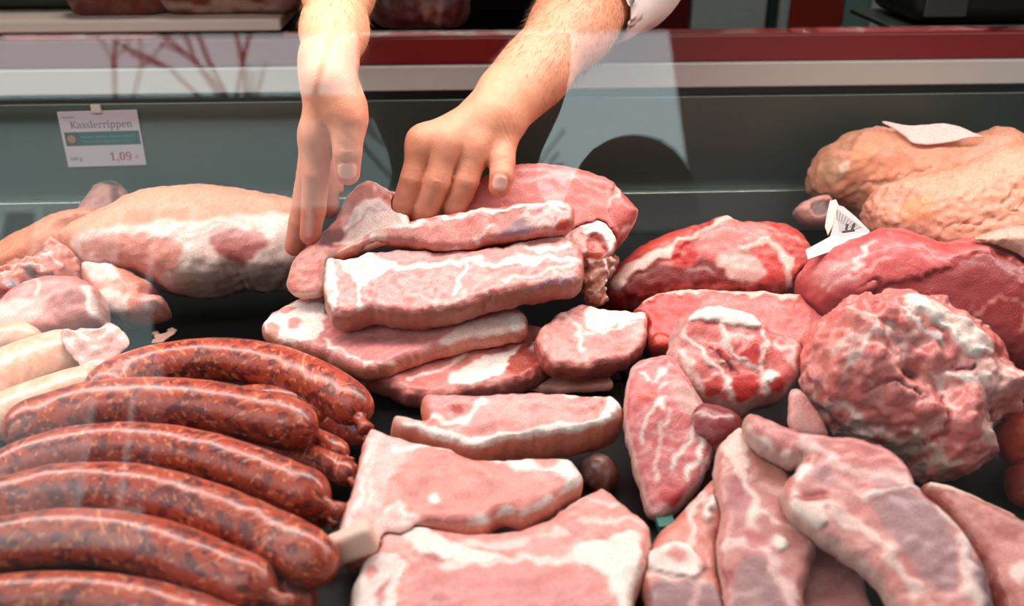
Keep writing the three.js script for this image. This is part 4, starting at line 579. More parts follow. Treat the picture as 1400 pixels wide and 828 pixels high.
meat({ key: 'bird2', name: 'chicken', label: 'raw plucked chicken with pimpled skin lying in front of the other chicken', cat: 'chicken', at: [1310, 285, 0.084], elev: 36, az: -6, slab: false, T: 0.05, Tb: 0.05, R: 0.048, p: 2.1, cell: 1.9, mat: 'dry', main: 'body', c: [C('#e4a688'), C('#edba9f')], marb: 0.06, bump: 1.1, n3: 0.5, n3f: 150, cut: ['ham', 'bird1'],
  out: '1181,296 1190,266 1216,252 1262,245 1302,234 1342,212 1382,205 1440,208 1470,380 1400,395 1340,390 1270,370 1220,345 1190,316', b: [[1212, 285, 0.014, -0.012], [1290, 270, 0.03, 0.006]],
  f: [{ p: '1200,275 1215,265 1232,272 1228,290 1212,295', c: '#c79279', s: 3 }, { p: '1215,300 1245,280 1252,300 1240,318 1218,315', c: '#e8976c', s: 3 }, { l: '1340,300 1370,270 1400,240', w: 1.6, c: '#cf9a7e', h: -2 }, { l: '1350,310 1380,285 1410,262', w: 1.6, c: '#cf9a7e', h: -2 }, { l: '1260,330 1320,325 1360,312', w: 2, c: '#d79a80', h: -2 }] });
meat({ name: 'chicken_drumstick', label: 'pale chicken leg tucked between front chicken and beef round', cat: 'chicken leg', at: [1370, 338, 0.1], elev: 34, slab: false, T: 0.018, Tb: 0.03, R: 0.018, cell: 2, mat: 'dry', c: [C('#dcae99'), C('#e6c2b2')], marb: 0.1, cut: ['ham', 'bird2'], out: '1318,330 1350,318 1390,310 1440,315 1440,385 1405,372 1380,352 1340,342' });
meat({ name: 'chicken_neck', label: 'curled pink chicken neck beside the printed tag', cat: 'neck', at: [1110, 292, 0.062], elev: 40, slab: false, T: 0.016, Tb: 0.02, R: 0.013, cell: 1.8, mat: 'dry', c: [C('#b98d84'), C('#d0a79c')], marb: 0, cut: ['bird1'], out: '1086,290 1094,278 1112,270 1132,268 1138,285 1134,305 1116,310 1098,304', f: [{ p: '1100,288 1120,280 1132,284 1125,296 1106,297', c: '#6e5752', h: -5, s: 3 }] });

// ---------------------------------------------------------------- pork legs and scraps on the left
meat({ key: 'leg', name: 'ham_joint', label: 'large skin-on pork leg with pale orange rind and red cut end', cat: 'pork', at: [260, 335, 0.068], elev: 50, az: 2, slab: false, T: 0.034, Tb: 0.06, R: 0.032, p: 2.5, cell: 2, mat: 'dry', main: 'rind', c: [C('#e8a284'), C('#f0b698')], marb: 0.05, bump: 0.7, b: [[240, 310, 0.07, 0.006]], cut: ['droop', 'mid', 'lowleft', 'armA', 'armB'],
  out: '84,332 104,316 140,300 180,281 222,270 270,265 322,268 372,275 412,284 436,300 430,340 404,372 370,381 332,380 300,386 252,391 226,388 200,378 150,369 108,360',
  f: [{ p: '110,350 160,338 230,332 300,326 360,318 410,320 420,350 400,386 360,396 300,402 250,406 210,394 150,378', c: '#f2d6ca', s: 5, part: 'fat' }, { p: '120,356 170,346 230,346 262,358 250,382 210,388 170,376', c: '#df9080', s: 3, part: 'lean', mat: 'meat' }, { p: '300,350 320,340 345,336 368,345 372,360 350,372 322,374 305,366', c: '#b96862', s: 3, part: 'lean', mat: 'meat' }, { p: '265,345 300,332 330,332 312,345 285,352', c: '#e2b1a8', s: 4 }, { p: '255,268 300,267 318,274 280,277', c: '#e08a62', s: 5 }, { l: '225,350 280,345 330,335', w: 2, c: FP, h: 1 }, { l: '310,378 350,380 390,376', w: 2, c: '#b5968e' }] });
meat({ key: 'leg2', name: 'pork_shank', label: 'orange pink skin-on pork shank beside the large pork leg', cat: 'pork', at: [70, 325, 0.055], elev: 38, slab: false, T: 0.03, Tb: 0.045, R: 0.03, cell: 2, mat: 'dry', c: [C('#e3936f'), C('#eeb294')], marb: 0.05, cut: ['leg'], out: '-60,395 -20,352 10,330 42,311 82,292 116,285 136,289 150,300 132,312 108,326 96,350 60,375 10,392' });
meat({ name: 'pork_trotter', label: 'brownish trotter end standing behind the pork leg below the price card', cat: 'trotter', at: [145, 275, 0.07], elev: 30, az: 20, slab: false, T: 0.022, Tb: 0.022, R: 0.018, cell: 2, mat: 'dry', c: [C('#a57a70'), C('#c29c92')], marb: 0.2, cut: ['leg', 'leg2'], out: '106,288 120,266 138,248 160,250 178,270 176,292 168,320 140,330 118,310', f: [{ p: '132,252 145,246 162,250 168,258 150,260', c: '#4e352c', s: 3 }, { p: '152,264 162,262 164,284 156,286', c: '#6e4640', s: 2 }] });
meat({ key: 'ragged', name: 'meat_trimming', label: 'ragged pink trimming heaped in front of the pork shank', cat: 'trimming', at: [50, 385, 0.05], elev: 45, slab: false, T: 0.022, Tb: 0.03, R: 0.02, cell: 1.7, n3: 4, n3f: 70, edge: 4, bump: 4, c: [C('#cf7766'), C('#e5a595')], cut: ['leg', 'leg2'], out: '-40,420 -10,382 30,364 60,346 82,337 102,341 110,357 108,388 90,404 50,402 10,420', f: [{ l: '15,385 45,372 65,382', w: 2, c: FP, h: 2 }, { l: '40,362 70,355 90,372', w: 2, c: FP, h: 2 }, { p: '20,395 35,392 36,402 24,404', c: '#d9cfd6' }, { l: '50,380 62,392 80,388', w: 1.5, c: '#7c3a33', h: -3 }] });
meat({ key: 'knuckle2', name: 'pork_piece', label: 'pink pork end piece with white rind block lying on the dark tray', cat: 'pork', at: [165, 400, 0.035], elev: 50, slab: false, T: 0.022, Tb: 0.03, R: 0.016, p: 2.5, cell: 1.7, c: [C('#e08a70'), C('#eeae98')], marb: 0.1, cut: ['leg', 'ragged'], out: '110,372 130,358 165,364 190,380 214,396 206,408 226,412 229,426 206,434 186,441 156,437 136,424 124,402', f: [{ p: '120,370 145,364 165,378 172,392 150,400 130,390', c: '#f2cfc5', s: 3, part: 'fat' }, { p: '138,414 175,408 184,420 180,438 156,436 140,426', c: '#f3dcd0', s: 1.5, part: 'rind' }, { p: '205,412 226,413 228,426 206,432 200,424', c: '#e8aea4', s: 2 }] });
meat({ key: 'block', name: 'pork_block', label: 'pink lean pork block with shiny top above the white sausages', cat: 'pork', at: [70, 425, 0.045], elev: 52, az: -6, slab: false, T: 0.02, Tb: 0.03, R: 0.014, p: 3, cell: 1.7, c: [C('#d0807c'), C('#dfa09b')], marb: 0.1, cut: ['ragged', 'knuckle2'], out: '-40,448 0,425 24,405 52,390 112,385 134,398 142,418 141,444 126,452 100,460 40,465 -30,470', f: [{ l: '30,405 60,400 70,415', w: 1.4, c: FP }, { p: '78,425 118,405 132,420 136,444 118,452 90,450', c: '#a4544e', s: 2.5 }, { p: '122,400 134,398 142,418 141,444 134,446 128,420', c: '#e8d6cb', s: 1.5, part: 'rind' }, { p: '-10,432 30,420 70,430 60,452 0,458', c: '#e9bfb4', s: 5 }] });
meat({ name: 'fat_scrap', label: 'small pale fat scrap lying alone on the dark tray', cat: 'scrap', at: [222, 458, 0.0045], elev: 88, T: 0.003, R: 0.002, cell: 1, edge: 5, c: [C('#cbb0a0'), C('#dcc6b8')], marb: 0, out: '206,456 214,451 222,453 230,448 240,448 242,454 232,458 226,464 214,467 208,463' });

// ---------------------------------------------------------------- sausages
const sausTex = noiseTexture(512, (u, v) => {
  const n = torus(u, v, 16, 3), k = torus(u + 0.31, v + 0.17, 27, 2), w = torus(u + 0.6, v + 0.8, 70, 2);
  const a = [0.68, 0.27, 0.18], dark = [0.45, 0.17, 0.15], fat = [0.90, 0.58, 0.42];
  const d = sstep(-0.02, 0.2, n), f = 0.8 * sstep(0.1, 0.3, k), g = 0.12 * w;
  return [0, 1, 2].map((i) => { let c = a[i] + (dark[i] - a[i]) * d; c += (fat[i] - c) * f * 0.85; return c + g; });
}, true);
const sausBump = noiseTexture(256, (u, v) => 0.5 + 0.6 * torus(u + 0.31, v + 0.17, 19, 2) + 0.12 * torus(u, v, 60, 2));
const redSkin = new THREE.MeshPhysicalMaterial({ map: sausTex, roughness: 0.36, bumpMap: sausBump, bumpScale: 0.0009, clearcoat: 0.45, clearcoatRoughness: 0.2 });
const whiteTex = noiseTexture(256, (u, v) => { const n = torus(u, v, 18, 3); return [0.88 + 0.08 * n, 0.68 + 0.18 * n, 0.58 + 0.22 * n]; }, true);
const whiteSkin = new THREE.MeshPhysicalMaterial({ map: whiteTex, roughness: 0.4, bumpMap: sausBump, bumpScale: 0.0005, clearcoat: 0.5, clearcoatRoughness: 0.2 });
// axis in photo pixels with heights; r in metres; a closed tube with rounded, slightly lumpy ends
function sausage(name, label, group, mat, axis, r, o = {}) {
  const P = axis.map(([x, y, h]) => atY(x, y, h)), curve = new THREE.CatmullRomCurve3(P, false, 'centripetal'), L = curve.getLength(), NS = 90, NR = 36, pos = [], uvs = [], idx = [];
  const base = P.reduce((a, b) => a.add(b.clone()), V3(0, 0, 0)).multiplyScalar(1 / P.length); base.y = Math.max(0.001, Math.min(...P.map((p) => p.y)) - r);
  const lump = o.lump ?? 0.05, sd = axis[0][0] * 0.13 + axis[0][1] * 0.07, endL = r * 1.25;
  const off = sd * 0.37;
  for (let i = 0; i <= NS; i++) {
    const s0 = i / NS, s = (1 - Math.cos(s0 * Math.PI)) / 2 * 0.5 + s0 * 0.5, c = curve.getPointAt(clamp(s)), t = curve.getTangentAt(clamp(s)), side = t.clone().cross(V3(0, 1, 0)).normalize(), up = side.clone().cross(t).normalize();
    const a = s * L, b = (1 - s) * L, k = Math.min(a, b) < endL ? Math.sqrt(Math.max(0, 1 - (1 - Math.min(a, b) / endL) ** 2)) : 1, rr = r * (0.02 + 0.98 * k) * (1 + lump * noise(a * 22, sd, 1) + lump * 0.6 * noise(a * 60, sd, 4)) * (o.taper ? 1 - o.taper * Math.abs(s - 0.5) : 1);
    for (let j = 0; j <= NR; j++) {
      const q = j / NR * 2 * Math.PI, n = side.clone().multiplyScalar(Math.cos(q)).addScaledVector(up, Math.sin(q)), w = 1 + lump * 0.5 * noise(a * 45 + 3, Math.cos(q) * 1.6 + sd, Math.sin(q) * 1.6);
      const p = c.clone().addScaledVector(n, rr * w); p.y = Math.max(p.y, 0.0012);
      pos.push(p.x - base.x, p.y - base.y, p.z - base.z); uvs.push(a / 0.13 + off, j / NR * (2 * Math.PI * r / 0.13) + off * 0.7);
    }
  }
  for (let i = 0; i < NS; i++) for (let j = 0; j < NR; j++) { const a = i * (NR + 1) + j, b = a + NR + 1; idx.push(a, a + 1, b, a + 1, b + 1, b); }
  const g = new THREE.BufferGeometry(); g.setAttribute('position', new THREE.Float32BufferAttribute(pos, 3)); g.setAttribute('uv', new THREE.Float32BufferAttribute(uvs, 2)); g.setIndex(idx); g.computeVertexNormals();
  const t = thing(name, label, 'sausage', base, group);
  part('body', g, mat, t);
  const knot = (end) => { // twisted casing end
    const c = curve.getPointAt(end ? 1 : 0), d = curve.getTangentAt(end ? 1 : 0).multiplyScalar(end ? 1 : -1), pr = [[0.0, 0.34], [0.25, 0.26], [0.45, 0.2], [0.7, 0.3], [0.95, 0.34], [1.05, 0.2], [1.08, 0.0]].map(([y, x]) => new THREE.Vector2(x * r, y * r * 0.9));
    const k = new THREE.LatheGeometry(pr, 14), q = k.attributes.position; for (let n = 0; n < q.count; n++) { const m = 1 + 0.25 * noise(q.getX(n) * 300, q.getY(n) * 200, q.getZ(n) * 300 + sd); q.setXYZ(n, q.getX(n) * m, q.getY(n), q.getZ(n) * m); }
    k.computeVertexNormals(); k.applyQuaternion(new THREE.Quaternion().setFromUnitVectors(V3(0, 1, 0), d)); c.addScaledVector(d, -r * 0.12).sub(base); k.translate(c.x, c.y, c.z); part('twisted_end', k, mat, t);
  };
  if (o.knot0) knot(0);
  if (o.knot1 ?? true) knot(1);
  return t;
}
const GS = 'red coarse sausages in the pile', GU = 'red sausages in the lower layer of the pile';
const rs = (x, y, rp, h) => rp * depthOf(atY(x, y, h)) / FOCAL;
const red = (label, axis, rp, o) => { const m = axis[axis.length >> 1]; sausage('red_sausage', label, GS, redSkin, axis, rs(m[0], m[1], rp, m[2]), o); };
red('red coarse sausage lying nearest the pork steak pile, its right end curving down', [[128, 548, 0.034], [160, 520, 0.036], [205, 502, 0.038], [260, 493, 0.04], [325, 492, 0.042], [392, 506, 0.042], [445, 530, 0.04], [482, 556, 0.036], [492, 572, 0.034]], 30);
red('red coarse sausage second from the pork steak pile, resting on the white sausage', [[8, 604, 0.04], [45, 582, 0.042], [100, 562, 0.044], [170, 552, 0.046], [240, 552, 0.048], [310, 560, 0.048], [370, 573, 0.046], [412, 584, 0.042], [434, 590, 0.04]], 36, { knot1: false });
red('short red sausage wedged behind the second sausage from the pile', [[310, 552, 0.024], [355, 546, 0.026], [402, 549, 0.026], [440, 560, 0.025], [456, 571, 0.024]], 22);
red('red coarse sausage third from the pork steak pile with a blunt right end', [[-12, 665, 0.036], [22, 640, 0.038], [70, 622, 0.042], [135, 611, 0.044], [205, 610, 0.046], [275, 622, 0.046], [340, 642, 0.044], [400, 666, 0.042], [446, 688, 0.04]], 33);
red('long red coarse sausage fourth from the pile, bulging in the middle', [[-60, 726, 0.038], [-10, 694, 0.04], [50, 676, 0.042], [110, 668, 0.044], [190, 672, 0.046], [270, 692, 0.046], [345, 722, 0.044], [410, 755, 0.042], [456, 782, 0.04]], 37, { knot1: false, lump: 0.08 });
red('dark glossy red sausage fifth from the pile with a puckered right end', [[-80, 770, 0.036], [-20, 748, 0.038], [50, 736, 0.04], [130, 734, 0.042], [205, 746, 0.042], [275, 770, 0.042], [335, 796, 0.04], [372, 814, 0.038]], 39);
red('red coarse sausage at the counter front edge, farthest from the pile', [[-80, 840, 0.036], [-10, 824, 0.038], [70, 818, 0.04], [150, 822, 0.04], [230, 838, 0.04], [310, 868, 0.038], [360, 895, 0.036]], 38);
red('red sausage tip peeping out under the sausage nearest the pile', [[400, 560, 0.016], [450, 572, 0.018], [485, 588, 0.018], [500, 602, 0.016]], 22);
red('thin red sausage peeping out below the second and third sausages', [[350, 612, 0.016], [400, 618, 0.017], [440, 630, 0.017], [470, 645, 0.016], [480, 656, 0.016]], 19);
red('short curled sausage stub between the second and third sausages', [[400, 590, 0.024], [430, 598, 0.025], [458, 612, 0.024], [474, 624, 0.022]], 15);
red('red sausage end under the dark glossy sausage beside the front pork chop', [[310, 800, 0.016], [355, 806, 0.017], [395, 818, 0.017], [425, 838, 0.016]], 32);
red('small dark sausage stub under the third sausage end', [[400, 690, 0.014], [430, 700, 0.015], [450, 712, 0.014]], 17);
const white = (label, axis, rp, o) => { const m = axis[axis.length >> 1]; return sausage('white_sausage', label, 'white sausages beside the red ones', whiteSkin, axis, rs(m[0], m[1], rp, m[2]), { lump: 0.03, knot1: false, ...o }); };
white('thick cream coloured sausage with crumpled clear casing end', [[-70, 555, 0.03], [-20, 526, 0.032], [40, 500, 0.034], [90, 485, 0.034], [130, 478, 0.032]], 38);
white('cream coloured sausage lying against the red sausages', [[-80, 610, 0.024], [-20, 578, 0.026], [40, 552, 0.028], [100, 532, 0.028], [150, 522, 0.026]], 30);
white('yellowish sausage behind the thick cream coloured one', [[-70, 490, 0.03], [-20, 470, 0.032], [30, 462, 0.033], [62, 462, 0.032]], 24);
meat({ name: 'sausage_casing', label: 'crumpled translucent casing flap at the end of the thick cream sausage', cat: 'casing', at: [135, 470, 0.05], elev: 48, az: 14, T: 0.004, R: 0.003, cell: 1.4, bump: 5, edge: 2, c: [C('#dfb3ab'), C('#eed2ca')], marb: 0.3, mat: 'wet', out: '84,452 110,448 136,446 148,438 176,462 164,482 140,500 116,506 100,490 86,472' });

// ---------------------------------------------------------------- cards and tags
function canvasTexture(w, h, draw) { const c = document.createElement('canvas'); c.width = w; c.height = h; draw(c.getContext('2d'), w, h); const t = new THREE.CanvasTexture(c); t.colorSpace = THREE.SRGBColorSpace; return t; }
{
  const tex = canvasTexture(512, 360, (g, w, h) => {
    g.fillStyle = '#f0e6ec'; g.fillRect(0, 0, w, h);
    g.fillStyle = '#a59da8'; for (let i = 0; i < 6; i++) g.fillRect(26 + i * 13, 30 + (i % 2) * 3, 9, 10);
    g.fillStyle = '#3a343a'; g.font = '60px serif'; g.fillText('Kasslerrippen', 66, 108);
    g.fillStyle = '#0f5a54'; g.fillRect(18, 132, 484, 90); g.fillStyle = '#2a3a34'; g.fillRect(18, 132, 84, 90); g.fillStyle = '#c4836f'; g.beginPath(); g.arc(58, 176, 27, 0, 7); g.fill();
    g.fillStyle = '#5f9a92'; for (let i = 0; i < 24; i++) g.fillRect(124 + i * 15, 158 + (i % 3), i % 6 === 5 ? 3 : 10, 13); for (let i = 0; i < 26; i++) g.fillRect(130 + i * 13, 190 + (i % 2) * 2, i % 5 === 4 ? 2 : 8, 9);
    g.fillStyle = '#5c5a78'; g.font = 'bold 32px serif'; g.fillText('100 g', 22, 318);
    g.fillStyle = '#c23648'; g.font = 'bold 74px serif'; g.fillText('1,09', 282, 324); g.font = 'bold 34px serif'; g.fillText('€', 452, 318);
  });
  // the card hangs upright on the back panel
  const zc = 1.0975, A = atZ(78, 153, zc), B = atZ(187, 150, zc), D = atZ(95, 228, zc), w = B.distanceTo(A), h = A.distanceTo(D), X = B.clone().sub(A).normalize(), n = V3(0, 0, 1), Y = n.clone().cross(X).normalize(), mat4 = new THREE.Matrix4().makeBasis(X, Y, n);
  const foot = A.clone().addScaledVector(X, w / 2).addScaledVector(Y, -h), t = thing('price_card', 'white price card with teal banner and red price on the back panel', 'price card', foot);
  const g = new THREE.BoxGeometry(w, h, 0.0012); g.translate(0, h / 2, 0); g.applyMatrix4(mat4); part('card', g, M.white, t);
  const f = new THREE.PlaneGeometry(w, h); f.translate(0, h / 2, 0.0008); f.applyMatrix4(mat4); part('print', f, std('#bdb6ba', 0.6, 0, { map: tex }), t);
  const clip = new THREE.BoxGeometry(0.01, 0.009, 0.004); clip.translate(0, h + 0.003, 0.001); clip.applyMatrix4(mat4); part('clip', clip, M.alu, t);
}
meat({ name: 'paper_card', label: 'blank pinkish white card lying on the back of the rear chicken', cat: 'card', at: [1275, 183, 0.142], elev: 48, az: -10, T: 0.0025, R: 0.0012, cell: 1.1, edge: 0.2, bump: 1.2, n3: 0, c: [C('#f3dcd6'), C('#f7e6e0')], marb: 0, mat: 'dry', main: 'sheet', out: '1205,165 1222,167 1242,171 1265,170 1290,168 1312,172 1332,181 1345,186 1322,188 1296,194 1270,197 1248,195 1236,185 1220,174' });
{
  const tex = canvasTexture(256, 256, (g, w, h) => {
    g.fillStyle = '#efeaea'; g.fillRect(0, 0, w, h); g.fillStyle = '#cfcaca'; g.beginPath(); g.moveTo(50, 20); g.lineTo(220, 150); g.lineTo(60, 200); g.fill();
    g.strokeStyle = '#7d7b7b'; g.lineWidth = 5; for (let i = 0; i < 9; i++) { g.beginPath(); g.moveTo(62 + i * 17, 40 + i * 13); g.lineTo(52 + i * 12, 110 + i * 8); g.stroke(); }
    g.strokeStyle = '#0c0c0c'; g.lineWidth = 15; g.beginPath(); g.moveTo(118, 130); g.lineTo(104, 176); g.moveTo(164, 120); g.lineTo(140, 172); g.moveTo(78, 192); g.lineTo(160, 172); g.stroke();
  });
  const t0 = atY(1150, 320, 0.098), t = thing('plastic_tag', 'white plastic tag with grey print stuck into the beef round', 'tag', V3(t0.x, 0.07, t0.z));
  const quad = (name, out, at, elev, az, mat, th = 0.0014) => {
    const o = atY(...at), el = elev * Math.PI / 180, a = az * Math.PI / 180, N = V3(Math.sin(a) * Math.cos(el), Math.sin(el), Math.cos(a) * Math.cos(el)), U = RIGHT.clone().addScaledVector(N, -RIGHT.dot(N)).normalize(), V = N.clone().cross(U);
    const q = pts(out).map(([x, y]) => { const r = ray(x, y), p = EYE.clone().addScaledVector(r, o.clone().sub(EYE).dot(N) / r.dot(N)).sub(o); return new THREE.Vector2(p.dot(U), p.dot(V)); });
    const g = new THREE.ExtrudeGeometry(new THREE.Shape(q), { depth: th, bevelEnabled: false }); const b = new THREE.Box2().setFromPoints(q), uvA = g.attributes.uv, pA = g.attributes.position;
    for (let i = 0; i < uvA.count; i++) uvA.setXY(i, (pA.getX(i) - b.min.x) / (b.max.x - b.min.x), (pA.getY(i) - b.min.y) / (b.max.y - b.min.y));
    g.applyMatrix4(new THREE.Matrix4().makeBasis(U, V, N)); g.translate(o.x - t.position.x, o.y - t.position.y, o.z - t.position.z); part(name, g, mat, t);
  };
  quad('foot', '1101,342 1120,332 1138,322 1150,326 1172,320 1186,319 1187,327 1160,337 1130,346 1104,355', [1145, 332, 0.1005], 50, 8, std('#cfcac5', 0.5));
  quad('printed_card', '1145,281 1152,283 1170,298 1188,316 1186,326 1168,329 1148,330 1134,325 1140,304', [1155, 312, 0.1], 40, 14, std('#cfcaca', 0.5, 0, { map: tex }));
  quad('flap', '1135,275 1143,273 1148,284 1140,306 1132,322 1128,310 1131,292', [1138, 300, 0.101], 34, -30, std('#f0cfc4', 0.5));
}

// ---------------------------------------------------------------- behind the counter
const px2x = (px, z) => atZ(px, 30, z).x;
{
  const t = thing('work_shelf', 'dark work shelf behind the red rail', 'shelf', V3(0, 0.1405, BACK - 0.1));
  part('top', between(XL, px2x(850, 1.13), 0.077, 0.0862, -0.08, 0.069, 0.002), M.black, t);
  part('support', between(XL, px2x(850, 1.13), 0, 0.077, -0.06, 0.065, 0.002), M.blackMatt, t);
}
{
  const x1 = px2x(386, 1.14), t = thing('cutting_board', 'thick cream plastic board carrying the hams on the rear shelf', 'board', V3(x1 - 0.3, 0.2275, -1.2));
  part('slab', box(0.6, 0.0145, 0.14, 0, 0.0073, 0, 0.004), M.board, t);
}
const hamC = [C('#74291f'), C('#9c4f41')];
meat({ name: 'ham', label: 'brownish ham standing on the cream board, left of the two', cat: 'ham', at: [165, 0, 0.256], elev: 20, slab: false, T: 0.035, Tb: 0.04, R: 0.035, floor: 0.2425, cell: 3, c: hamC, marb: 0.3, out: '96,8 100,-30 120,-60 170,-75 215,-60 232,-20 234,10 215,24 160,26 110,25' });
meat({ name: 'ham', label: 'brownish ham with pale fat rim on the cream board beside the butcher', cat: 'ham', at: [315, 0, 0.256], elev: 20, slab: false, T: 0.035, Tb: 0.04, R: 0.035, floor: 0.2425, cell: 3, c: hamC, marb: 0.3, out: '220,2 235,-40 280,-70 340,-75 395,-50 410,-15 408,8 395,21 350,19 280,20 240,20', f: [{ l: '222,6 250,14 320,12 390,16', w: 5, c: '#d9b3a3', part: 'fat' }, { p: '375,-30 405,-20 408,8 390,20 370,5', c: '#b78f88', s: 5 }] });
meat({ name: 'ham', label: 'dark cured ham half with pale sinew on the shelf between the arms', cat: 'ham', at: [575, 10, 0.248], elev: 16, slab: false, T: 0.035, Tb: 0.05, R: 0.03, floor: 0.2275, cell: 2.6, c: [C('#55171a'), C('#742826')], marb: 0.2, rim: { w: 6, c: '#8e6a60', part: 'fat' }, out: '500,-10 510,-50 560,-75 610,-60 640,-20 641,20 625,44 580,47 540,46 512,30', f: [{ p: '570,-20 590,-10 602,15 600,32 585,34 576,12', c: '#8d3a36', s: 4 }, { l: '566,-30 578,0 585,30', w: 3.5, c: '#b28277', part: 'fat' }, { l: '590,-20 602,5 600,35', w: 3.5, c: '#b28277', part: 'fat' }] });
{
  const x0 = px2x(1222, 1.18), t = thing('counter_scale', 'black counter scale standing on the red rail at the right', 'scale', V3(x0 + 0.16, 0.227, -1.2));
  part('body', box(0.32, 0.075, 0.14, 0, 0.0385, 0, 0.02), M.blackMatt, t); part('pan', box(0.3, 0.012, 0.16, 0, 0.083, 0, 0.005), M.black, t); part('side_panel', box(0.05, 0.06, 0.006, -0.125, 0.04, 0.071, 0.003), std('#3c3e3b', 0.5), t);
  const s = thing('shelf_rack', 'steel support under the counter scale', 'rack', V3(x0 + 0.16, 0.1405, -1.205)); part('plate', box(0.36, 0.006, 0.13, 0, 0.083, 0, 0.002), M.steel, s); part('leg', box(0.3, 0.08, 0.08, 0, 0.04, 0, 0.002), M.steel, s);
}
{
  const t = thing('slicer_base', 'dark olive metal machine base at the left behind the board', 'machine', V3(px2x(10, 1.2), 0.243, -1.22));
  part('base', box(0.26, 0.03, 0.06, 0, 0.016, -0.01, 0.006), std('#3a3b30', 0.45, 0.3), t); part('trough', box(0.22, 0.008, 0.05, 0, 0.036, -0.01, 0.002), std('#8d8d7c', 0.35, 0.5), t);
}
{ // tall cupboards and a door frame at the back of the shop, on the right
  const zz = 2.3, X = (p) => px2x(p, zz);
  const col = (name, label, cat, a, b, mat) => { const t = thing(name, label, cat, V3((X(a) + X(b)) / 2, -0.9, -zz)); part('panel', box(X(b) - X(a), 2, 0.05, 0, 1, 0, 0.004), mat, t); return t; };
  col('cupboard', 'dark red cupboard side behind the butcher', 'cupboard', 885, 937, std('#7c0f12', 0.45));
  col('fridge_door', 'wide white fridge door behind the counter', 'door', 942, 1042, std('#dfe8e6', 0.4));
  col('door_post', 'narrow dark teal post beside the white fridge door', 'post', 1045, 1058, std('#28463f', 0.5));
  col('door_post', 'narrow pale post between teal post and orange red panel', 'post', 1059, 1073, std('#e2e6e2', 0.5));
  col('wall_cabinet', 'orange red cabinet panel at the back of the shop', 'cabinet', 1075, 1145, std('#b8341f', 0.45));
  col('glass_cabinet', 'pale green glass cabinet front behind the counter', 'cabinet', 1147, 1180, std('#8fb0a8', 0.3));
  col('door_post', 'white post beside the black counter scale', 'post', 1183, 1215, std('#eef2f0', 0.5));
}

// ---------------------------------------------------------------- the street that the glass mirrors
structure('ground', between(-30, 30, -1.1, -1.0, -0.2, 40, 0.01), M.pavement, 'grey street pavement outside the shop', 'pavement');
{
  // the photographer bends over the camera, which is held in front of the chest
  const head = V3(0.006, 0.719, -0.006), shL = V3(-0.267, 0.508, 0.226), shR = V3(0.262, 0.505, 0.228), mid = shL.clone().add(shR).multiplyScalar(0.5), base = V3(mid.x, -1.0, mid.z + 0.1);
  const elL = V3(shL.x - 0.02, shL.y - 0.22, 0.22), elR = V3(0.184, 0.566, 0.051), hand = V3(0.02, 0.36, 0.12);
  const s = [ellipsoid(head, V3(0.115, 0.15, 0.13)), cone(head, mid, 0.075, 0.09), cone(shL, shR, 0.1, 0.1), chain([{ p: mid, r: 0.17 }, { p: V3(mid.x, -0.2, mid.z + 0.1), r: 0.2 }, { p: V3(mid.x, -0.6, mid.z + 0.1), r: 0.17 }], 0.05), cone(shR, V3(shR.x - 0.03, -0.2, shR.z), 0.11, 0.12), cone(shL, elL, 0.07, 0.06), cone(elL, hand, 0.055, 0.035), cone(shR, elR, 0.07, 0.06), cone(elR, hand, 0.06, 0.035), cone(V3(mid.x - 0.1, -0.5, mid.z + 0.1), V3(mid.x - 0.11, -0.96, mid.z + 0.1), 0.1, 0.06), cone(V3(mid.x + 0.1, -0.5, mid.z + 0.1), V3(mid.x + 0.11, -0.96, mid.z + 0.1), 0.1, 0.06)];
  const g = polygonize(V3(-0.65, -1.02, -0.3), V3(0.65, 1.2, 0.9), 0.012, (x, y, z) => Math.max(s.reduce((d, q) => smin(d, q(x, y, z), 0.03), 9), 0.11 - Math.hypot(x, y - 0.42, z), -0.998 - y));
  const t = thing('person', 'photographer in dark coat standing in the street before the counter', 'person', base);
  part('body', paint(g, (x, y, z) => (y > head.y - 0.12 && (x - head.x) ** 2 + (z - head.z) ** 2 < 0.03 && y < head.y + 0.05 ? C('#4a3028') : C('#121316'))).translate(-base.x, -base.y, -base.z), new THREE.MeshStandardMaterial({ vertexColors: true, roughness: 0.9 }), t);
}
structure('wall_neighbour', between(2.0, 2.4, -1, 13, 0.3, 6.6, 0.02), M.facadeDark, 'dark side wall of the neighbouring house', 'wall');
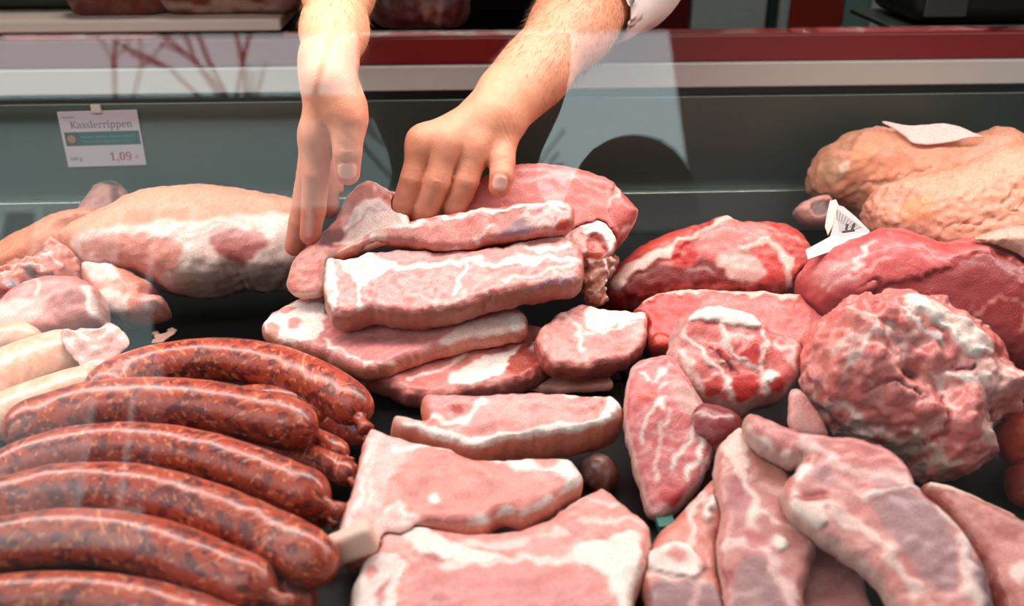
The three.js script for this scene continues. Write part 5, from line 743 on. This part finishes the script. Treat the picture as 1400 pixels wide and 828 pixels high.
function house(label, x0, x1, z, h, mat, rows, cols) {
  const t = thing('house', label, 'house', V3((x0 + x1) / 2, -1, z)), w = x1 - x0;
  part('facade', between(-w / 2, w / 2, 0, h, 0, 1.5, 0.02), mat, t);
  part('added_dark_base', between(-w / 2, w / 2, 0, h * 0.36, -0.12, -0.005, 0.02), M.facadeDark, t, 'dark lower band added to weaken the haze mirrored in the glass');  // dark lower storey added so the glass mirrors less haze
  part('roof', between(-w / 2 - 0.2, w / 2 + 0.2, h, h + 0.3, -0.25, 1.5, 0.03), M.roof, t);
  for (let r = 0; r < rows; r++) for (let c = 0; c < cols; c++) {
    const x = -w / 2 + (c + 0.5) * w / cols, y = h * 0.4 + r * (h * 0.56) / rows;
    const win = part('window', mergeGeometries([between(x - 0.6, x + 0.6, y, y + 0.1, -0.08, 0.05), between(x - 0.6, x + 0.6, y + 1.7, y + 1.8, -0.08, 0.05), between(x - 0.6, x - 0.5, y + 0.1, y + 1.7, -0.08, 0.05), between(x + 0.5, x + 0.6, y + 0.1, y + 1.7, -0.08, 0.05), between(x - 0.04, x + 0.04, y + 0.1, y + 1.7, -0.06, 0.02)]), M.frame, t);
    part('pane', between(x - 0.5, x + 0.5, y + 0.1, y + 1.7, -0.02, 0.01, 0.001), M.pane, win);
  }
}
house('pale town house across the street, mirrored in the glass', -15, -1.2, 12.5, 10.6, M.facade, 2, 6);
house('low dark house row farther down the street', -1, 13, 17, 6.2, M.facadeDark, 1, 5);
{ // bare winter trees
  const tree = (label, x, z, h, sd) => {
    seed = sd; const t = thing('tree', label, 'tree', V3(x, -1, z)), trunk = [], twigs = [];
    const grow = (p, d, l, r, n) => { const q = p.clone().addScaledVector(d, l * 0.5).add(V3((rnd() - 0.5) * l * 0.12, 0, (rnd() - 0.5) * l * 0.12)), e = p.clone().addScaledVector(d, l); (n > 3 ? trunk : twigs).push(new THREE.TubeGeometry(new THREE.CatmullRomCurve3([p, q, e]), 4, r, n > 3 ? 8 : 5)); if (n === 0) return; const m = n > 4 ? 3 : 2 + (rnd() > 0.5 ? 1 : 0); for (let i = 0; i < m; i++) { const a = rnd() * 6.28, b = 0.35 + rnd() * 0.5; grow(e, d.clone().add(V3(Math.cos(a) * b, 0.12, Math.sin(a) * b)).normalize(), l * (0.66 + rnd() * 0.2), r * 0.64, n - 1); } };
    grow(V3(0, 0, 0), V3(0.04, 1, 0).normalize(), h * 0.3, h * 0.013, 5);
    part('trunk', mergeGeometries(trunk), M.bark, t); const b = part('branches', mergeGeometries(twigs), M.bark, t); b.userData.kind = 'stuff';
  };
  tree('bare winter tree across the street on the right', 2.3, 10.2, 9, 77);
  tree('bare winter tree behind the pale town house', -5.5, 18, 17, 991);
}

renderer.render(scene, camera);
